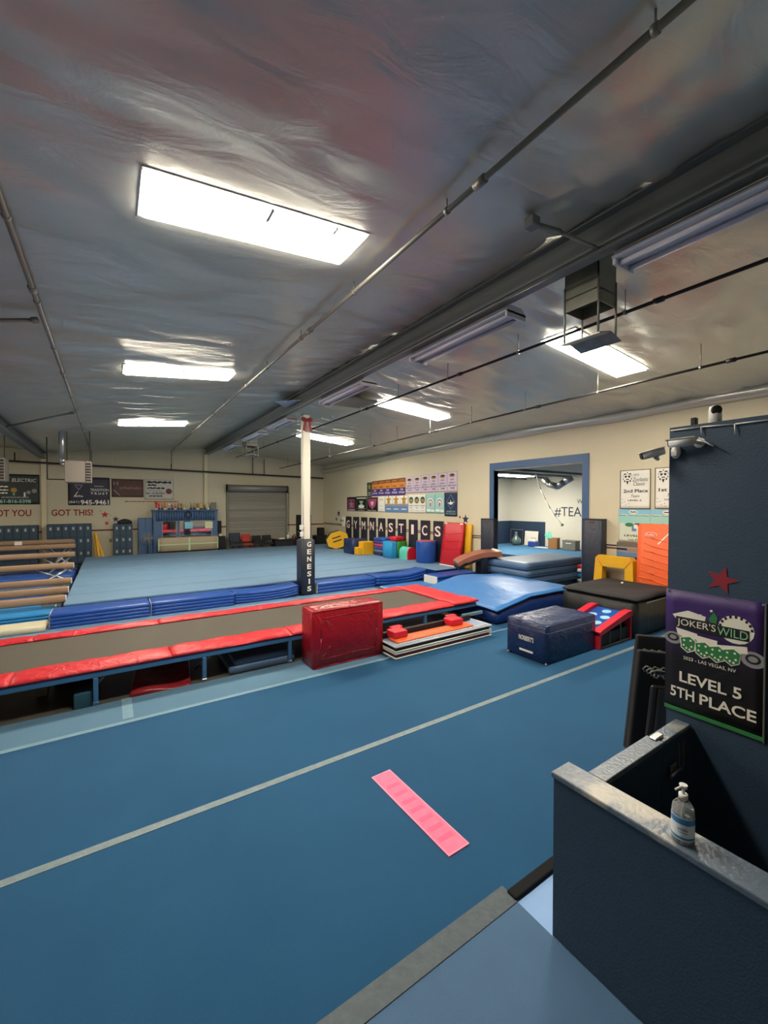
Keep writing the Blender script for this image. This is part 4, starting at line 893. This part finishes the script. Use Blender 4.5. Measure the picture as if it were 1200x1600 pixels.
for x, z, r, mm in ((-.18, 1.88, .15, m_ored), (-.12, 1.53, .1, m_ored), (.19, 1.69, .13, m_inknavy), (-.33, 2.03, .03, m_inknavy), (.0, 1.85, .03, m_inknavy), (-.05, 1.66, .03, m_ored)):
    part('painted_star', prism(nb(), star_poly(x, z, r, .4), .001, .006), mm, wf, (0, FY, 0), FW)
# hanging unit heaters
for x, y, lab, fx in ((-.74, 15.0, 'grey hanging unit heater with louvers before the navy sponsor banner', 1), (-2.62, 15.0, 'grey hanging unit heater cut off at the left picture edge', 1)):
    t = thing('unit_heater', lab, 'heater', (x, y, 2.92)); part('cabinet', box(nb(), -.32, .16, -.3, .3, 0, .62, .015, 1), M('heater_grey', '8d837a', .5, metal=.2), t)
    part('louver_frame', box(nb(), .16, .30, -.3, .3, 0, .62, .01, 1), M('heater_grey', '8d837a'), t)
    for k in range(7): part('louver', box(nb(), .17, .29, -.312, -.30, .05+.078*k, .09+.078*k), m_black, t)
    part('flue', tube(nb(), [(-.28, .1, .5), (-.38, .1, .56), (-.40, .1, .7), (-.40, .1, 1.6)], .075, 12), m_alum, t)
    for dx in (-.28, .26): part('hanger_rod', cyl(nb(), (dx, 0, .6), (dx, 0, 1.55), .01, 6), m_pipe, t)
    part('gas_pipe', tube(nb(), [(-.3, .25, .1), (-.75, .25, .1), (-.75, .25, .75), (-.75, .25, 1.3)], .014, 8), m_pipe, t)
# lockers
def lockers(x0, x1, cols, rows, h, label, y=FY-.45):
    t = thing('locker_bank', label, 'lockers', (x0, y, 0)); W = x1-x0
    part('case', box(nb(), 0, W, .02, .43, 0, h, .008, 1), m_locker, t)
    cw, rh = W/cols, (h-.08)/rows
    for i in range(cols):
        for j in range(rows):
            d = part('door', box(nb(), i*cw+.008, (i+1)*cw-.008, 0, .02, .06+j*rh+.008, .06+(j+1)*rh-.008, .004, 1), m_locker, t)
            part('name_plate', box(nb(), (i+.38)*cw, (i+.66)*cw, -.006, 0, .06+(j+.58)*rh, .06+(j+.58)*rh+.11), m_plate, d)
lockers(-4.1, -2.26, 8, 3, 1.52, 'dark blue locker bank left of the wall column')
lockers(-2.0, -.62, 6, 3, 1.54, 'dark blue locker bank right of the wall column under the slogan')
lockers(.1, .77, 3, 3, 1.50, 'small dark blue locker unit with a black bag on top')
b = puffy(-.25, .25, -.15, .15, 0, .12, lambda u, v: (0, .07*math.sin(PI*u)+.03*noise.noise(Vector((u*4, v*4, 2)))), 10, 6, .03); single('black_bag', b, m_blackf, 'soft black bag lying on the small locker unit', 'bag', (.5, FY-.24, 1.50))
for k, (dx, lean) in enumerate(((0, .06), (.07, .16), (.13, .28), (.05, .11))):
    b = nb(); box(b, -.035, .035, -.03, .03, 0, 1.18, .012, 2); single('yellow_pole', b, m_yellow, 'yellow padded pole leaning by the lockers, %s of four' % ORD[k], 'pole', (-.46+dx*2.2, FY-.45-.075*k, .02), (-.12, -lean, 0), 'leaning yellow poles')
t = thing('outlet_plate', 'small grey switch box on the wall by the small lockers', 'switch', (.0, FY-.02, .75)); part('plate', box(nb(), -.04, .04, -.02, .02, 0, .14, .006, 1), m_grey, t); part('switch', box(nb(), -.01, .01, -.03, -.02, .05, .09), m_wmetal, t)
t = thing('blue_door', 'navy painted double cupboard beside the mirrored display unit', 'cupboard', (.97, FY-.42, 0)); part('case', box(nb(), 0, .52, .02, .4, 0, 1.72, .008, 1), m_navyt, t)
for x in (.005, .265): d = part('door', box(nb(), x, x+.25, 0, .02, .04, 1.70, .004, 1), m_navyt, t); part('handle', box(nb(), x+(.22 if x < .1 else .02), x+(.235 if x < .1 else .035), -.02, 0, .8, .95), m_alum, d)
t = thing('pedestal_fan', 'round grey pedestal fan before the navy cupboard', 'fan', (1.28, FY-.75, 0)); part('pole', cyl(nb(), (0, .04, .03), (0, .04, .9), .018, 8), m_black, t); part('base', lathe(nb(), [(.2, 0), (.2, .03), (.04, .05)], 18), m_black, t)
part('motor', cyl(nb(), (0, -.04, .9), (0, .1, .9), .06, 12), m_grey, t)
for k in range(5): a = 2*PI*k/5; part('blade', prism(nb(), [(.04*math.cos(a), .9+.04*math.sin(a)), (.2*math.cos(a-.25), .9+.2*math.sin(a-.25)), (.2*math.cos(a+.35), .9+.2*math.sin(a+.35))], -.035, -.025, 'y'), m_grey, t)
for r in (.23, .15, .08): part('guard_ring', tube(nb(), [(r*math.cos(2*PI*k/24), -.06, .9+r*math.sin(2*PI*k/24)) for k in range(25)], .006, 5), m_alum, t)
part('guard_spokes', tube(nb(), [(-.23, -.06, .9), (.23, -.06, .9)], .004, 5), m_alum, t)
# mirrored display unit
t = thing('display_unit', 'navy mirrored display unit with curtain valance and trophies above', 'cabinet', (1.5, FY-.62, 0)); W = 2.55
part('back_panel', box(nb(), 0, W, .06, .6, 0, 2.02, .01, 1), m_navyt, t); part('top_shelf', box(nb(), -.03, W+.03, -.02, .6, 2.02, 2.07, .006, 1), m_navyt, t)
for k in range(24): part('curtain_fold', cyl(nb(), (.15+k*.098, .04, 1.60), (.15+k*.098, .04, 2.0), .042, 8), m_navyt, t)
for x0, x1 in ((.35, .88), (1.02, 2.28)):
    mm = part('mirror', box(nb(), x0, x1, .045, .06, .85, 1.58), m_mirror, t); part('mirror_frame', box(nb(), x0-.03, x1+.03, .05, .062, .82, 1.61), m_inkgrey, mm)
part('shelf', box(nb(), .3, 2.3, .0, .06, .80, .83, .004, 1), m_wmetal, t)
cl = part('wreath', tube(nb(), [(1.33+.12*math.cos(2*PI*k/20), -.0, 1.85+.12*math.sin(2*PI*k/20)) for k in range(21)], .02, 8), m_black, t)
for k, (x, z, hh, mm) in enumerate(((1.2, 1.24, .3, m_inkgrey), (2.02, 1.23, .3, m_inkgold))): part('photo', box(nb(), x, x+.32, .034, .044, z, z+hh), M('photo_pale', 'd8d6b4', .6) if k else m_inksky, t)
rng = random.Random(5)
TX = [(.14, 'red', m_redb, .38), (.24, 'red', m_redb, .36), (.36, 'orange', m_orange, .40), (.46, 'orange', m_orange, .42), (.62, 'white', m_inkw, .30), (.74, 'rose', m_inkpink, .26), (.86, 'copper', m_tan, .30), (.98, 'tall copper', m_tan, .36), (1.10, 'gold', m_gold, .28), (1.22, 'small gold', m_gold, .22), (1.48, 'silver', m_alum, .34), (1.62, 'tall silver', m_alum, .36), (1.76, 'pale gold', m_gold, .30), (1.9, 'bright gold', m_gold, .38), (2.05, 'grey', m_grey, .24), (2.2, 'white', m_inkw, .34)]
for k, (x, c, mm, hh) in enumerate(TX):
    t = thing('trophy', '%s trophy on the display unit, %s from the left' % (c, ORD[k]), 'trophy', (1.5+x, FY-.35, 2.07), group='trophies on the display unit')
    part('base', box(nb(), -.045, .045, -.04, .04, 0, .06, .006, 1), m_black if k % 3 else m_inkw, t)
    b = nb(); w2 = .03
    if k % 4 == 0: lathe(b, [(.015, .06), (.015, hh*.5), (.045, hh*.65), (.055, hh*.9)], 12)
    elif k % 4 == 1: box(b, -w2, w2, -.02, .02, .06, hh*.75, .004, 1)
    else: cyl(b, (0, 0, .06), (0, 0, hh*.7), .022, 10)
    part('column', b, mm, t); part('figure', lathe(nb(), [(.012, hh*.72), (.022, hh*.8), (.012, hh*.88), (.018, hh*.94), (.004, hh)], 10), m_gold, t)
single('dark_plaque', box(nb(), -.12, .12, -.03, .03, 0, .32, .008, 1), m_grey, 'dark square plaque at the right end of the trophy shelf', 'plaque', (3.93, FY-.3, 2.07))
# air track standing on its side
t = thing('air_track', 'beige inflatable air track with pale green lines standing before the display unit', 'air track', (1.62, 19.42, SFZ-.28), (.06, 0, 0))
b = puffy(0, 2.36, -.06, .06, .30, .90, None, 10, 3, .05); part('body', b, M('airtrack_beige', 'a5977b', .5), t)
mg = M('line_green', 'b3cda2', .5); part('centre_line', box(nb(), .05, 2.31, -.068, -.06, .58, .625), mg, t); part('cross_line', box(nb(), 1.15, 1.22, -.070, -.06, .32, .88), mg, t)
for x in (.02, 2.31): part('end_line', box(nb(), x, x+.035, -.068, -.058, .36, .84), mg, t)
# right of the display unit
t = thing('small_cabinet', 'narrow dark cabinet between the display unit and the roll-up door', 'cabinet', (4.12, FY-.42, 0)); part('case', box(nb(), 0, .3, 0, .4, 0, .84, .008, 1), m_black, t); part('door', box(nb(), .01, .29, -.015, 0, .05, .82, .004, 1), m_blackf, t)
t = thing('tall_speaker', 'tall black speaker on the wall above the narrow cabinet', 'speaker', (4.08, FY-.3, .98)); part('case', box(nb(), 0, .2, 0, .25, 0, .56, .01, 1), m_black, t); part('grille', box(nb(), .015, .185, -.008, 0, .02, .54), m_blackf, t)
single('tissue_pack', box(nb(), 0, .14, 0, .1, 0, .07, .02, 2), m_inkw, 'small white pack lying on the narrow cabinet', 'pack', (4.16, FY-.35, .845))
# roll-up door
t = struct('door_1', box(nb(), 4.62, 7.42, FY-.03, FY, 0, 3.0), m_roll, 'grey steel roll-up door')
part('drum', cyl(nb(), (4.55, FY-.16, 3.06), (7.52, FY-.16, 3.06), .16, 18), M('drum_grey', '8b8a86', .4, metal=.3), t); part('hood', box(nb(), 4.55, 7.52, FY-.34, FY, 3.22, 3.235), m_wall, t)
for x in (4.55, 7.42): part('guide', box(nb(), x, x+.10, FY-.09, FY, 0, 3.1, .008, 1), m_grey, t); part('bracket', box(nb(), x, x+.05, FY-.33, FY, 2.88, 3.24), m_black, t)
part('chain', tube(nb(), [(7.58, FY-.1, 3.0), (7.58, FY-.1, .9)], .012, 6), m_pipe, t)
# chairs
def chair(x, mm, w_, h_, label, arms):
    t = thing('chair', label, 'chair', (x, FY-.75, 0), group='chairs before the roll-up door'); part('seat', box(nb(), -w_/2, w_/2, -.22, .22, .42, .48, .02, 2), mm, t); part('backrest', box(nb(), -w_/2, w_/2, .2, .25, .55, h_, .02, 2), mm, t)
    for a in (-1, 1):
        for c in (-1, 1): part('leg', cyl(nb(), (a*(w_/2-.03), c*.2, 0), (a*(w_/2-.03), c*.2, h_-.1 if c > 0 else .43), .014, 8), m_black, t)
        if arms: part('armrest', box(nb(), a*(w_/2-.01)-.02, a*(w_/2-.01)+.02, -.2, .22, .62, .65, .008, 1), m_black, t)
chair(4.80, vinyl('slate_fabric', '343a48', .8), .50, .98, 'dark slate armchair at the left end of the chair row', 1)
chair(5.31, m_orange if False else vinyl('chair_red', 'b23628', .7), .44, .90, 'red chair in the row before the roll-up door', 0)
chair(5.80, m_blackf, .44, .82, 'black stacking chair right of the red chair', 1)
chair(6.29, m_blackf, .44, .82, 'black stacking chair nearest the cluttered desk', 1)
t = thing('low_desk', 'low black cluttered desk before the roll-up door', 'desk', (6.58, FY-.95, 0)); part('top', box(nb(), 0, 1.0, 0, .55, .56, .60, .006, 1), m_black, t)
for x in (.01, .95): part('side', box(nb(), x, x+.04, .02, .53, 0, .56), m_black, t)
part('front', box(nb(), .04, .95, .04, .06, .05, .56), m_blackf, t)
single('paper_heap', box(nb(), 0, .3, 0, .2, 0, .06, .01, 1), m_inkw, 'white papers lying on the low black desk', 'papers', (6.85, FY-.8, .60), (0, 0, .2))
single('paper_cup', lathe(nb(), [(.035, 0), (.045, .2), (.03, .205)], 12), m_inkw, 'white bottle standing on the low desk', 'bottle', (7.28, FY-.75, .60))
single('tan_bag', ball(nb(), (0, 0, .08), .1, 10, (1, .8, .8)), m_beamw, 'small tan bag on the left of the low desk', 'bag', (6.68, FY-.7, .60))
single('dark_flag', prism(nb(), [(0, 0), (.12, 0), (.10, .5), (0, .75)], 0, .04, 'y'), m_black, 'dark folded stand right of the low desk', 'stand', (7.64, FY-.8, .02))
t = thing('fire_extinguisher', 'red fire extinguisher standing by the chain of the roll-up door', 'extinguisher', (7.74, FY-.35, 0)); part('cylinder', lathe(nb(), [(.08, .0), (.085, .02), (.085, .62), (.04, .70), (.03, .72)], 16), m_maroon, t); part('handle', box(nb(), -.02, .1, -.015, .015, .74, .78, .005, 1), m_black, t); part('hose', tube(nb(), [(-.02, 0, .74), (-.1, -.02, .7), (-.1, -.02, .3)], .012, 6), m_black, t)
d2 = struct('door_2', box(nb(), 8.0, 8.82, FY-.04, FY, 0, 1.76), m_black, 'black door behind the white post'); part('door_handle', ball(nb(), (8.09, FY-.07, .88), .03, 8), m_alum, d2)
t = thing('equipment_cart', 'black audio cart in the far right corner', 'cart', (8.98, FY-.75, 0)); part('case', box(nb(), -.3, .3, -.25, .25, .25, .72, .015, 1), m_black, t); part('shelf', box(nb(), -.3, .3, -.25, .25, .08, .12), m_black, t); part('plate', box(nb(), -.15, .12, -.256, -.25, .16, .24), m_inkgrey, t)
for a in (-1, 1):
    for c in (-1, 1): part('wheel', cyl(nb(), (a*.25-.015, c*.2, .04), (a*.25+.015, c*.2, .04), .04, 10), m_black, t)
single('amplifier', box(nb(), -.14, .16, -.15, .15, 0, .38, .012, 1), m_black, 'black amplifier box on the corner cart', 'speaker', (9.05, FY-.7, .722))
t = thing('control_box', 'pale wall box on the side wall near the corner', 'wall box', (WX-.05, 18.0, 1.35)); part('case', box(nb(), -.03, .04, -.12, .12, -.12, .35, .01, 1), m_inkw, t); part('slot', box(nb(), -.035, -.03, -.06, .06, .1, .2), m_inkgrey, t)

# ================================================================== THINGS IN THE BACK ROOM
RZ = .572
t = thing('framed_board', 'dark framed board leaning on the navy room wall', 'frame', (14.75, 11.95, RZ), (0, .1, 0)); part('board', box(nb(), -.01, .02, -.35, .30, .0, .62), m_inknavy, t)
for y in (-.36, .29): part('frame_bar', box(nb(), -.02, .02, y, y+.03, 0, .64), m_alum, t)
part('frame_bar', box(nb(), -.02, .02, -.36, .32, .62, .65), m_alum, t)
single('white_board', box(nb(), -.01, .01, -.32, .30, 0, .60, .004, 1), m_inkw, 'white board leaning on the navy room wall', 'board', (14.78, 11.22, RZ), (0, .12, .1))
t = thing('glass_jug', 'green glass jug on the room floor before the framed board', 'jug', (14.35, 11.62, RZ)); part('body', lathe(nb(), [(.12, 0), (.2, .1), (.2, .25), (.08, .38), (.05, .5)], 18), M('jug_green', '56706f', .2, spec=.7), t); part('stopper', cyl(nb(), (0, 0, .5), (0, 0, .56), .055, 12), m_grey, t)
t = thing('blue_tub', 'blue tub with a white lid in the back room', 'tub', (14.5, 10.86, RZ)); part('tub', box(nb(), -.15, .15, -.18, .18, 0, .2, .03, 2), M('tub_blue', '2f4a9c', .4), t); part('lid', box(nb(), -.12, .12, -.15, .15, .2, .30, .03, 2), m_inkw, t); part('handle', tube(nb(), [(0, -.1, .30), (0, -.1, .34), (0, .1, .34), (0, .1, .3)], .012, 6), m_inkgrey, t)
single('paper_sheet', box(nb(), -.12, .12, -.4, .2, 0, .012), m_inkw, 'white sheet lying beside the blue tub', 'paper', (14.4, 10.5, RZ))
t = thing('card_box', 'brown cardboard box with turquoise noodles sticking out', 'box', (14.4, 9.85, RZ), (0, 0, .3)); b = nb()
for q in ((-.17, -.15, -.17, .17), (.15, .17, -.17, .17), (-.17, .17, -.17, -.15), (-.17, .17, .15, .17)): box(b, q[0], q[1], q[2], q[3], 0, .42)
part('carton', b, m_wood, t); part('carton_floor', box(nb(), -.15, .15, -.15, .15, .0, .02), m_wood, t)
for k, (dy, dz) in enumerate(((.28, .32), (.18, .40), (.34, .2))): part('noodle', cyl(nb(), (0, .02*k, .1), (-.05+.04*k, dy, .42+dz*.6), .045, 10), m_teal, t)
t = thing('grey_crate', 'grey green plastic crate by the room wall', 'crate', (14.5, 9.2, RZ)); part('body', box(nb(), -.15, .15, -.27, .27, 0, .36, .015, 1), m_grey, t); part('handle_slot', box(nb(), -.157, -.15, -.1, .12, .25, .28), m_inkw, t); part('rim', box(nb(), -.165, .165, -.285, .285, .34, .37, .008, 1), m_grey, t)
t = thing('hanging_rope', 'white rope swinging down from the back room ceiling', 'rope', (12.5, 0, 0))
part('strand', tube(nb(), [(0, Y_, z_) for Y_, z_ in ROPE], .018, 6), m_inkw, t); part('hook', ball(nb(), (0, ROPE[-1][0], ROPE[-1][1]), .05, 8), m_alum, t)
t = thing('room_duct', 'crumpled silver foil duct hanging under the back room ceiling', 'duct', (12.6, 8.55, 3.06))
part('foil_tube', tube(nb(), [(0, .45, .1), (-.1, .2, -.08), (0, -.05, -.16), (.05, -.3, .0), (.1, -.5, .12)], .11, 10), m_alum, t); part('strap', tube(nb(), [(0, .3, .1), (0, .0, -.3), (0, -.25, .1)], .012, 6), m_inkw, t)
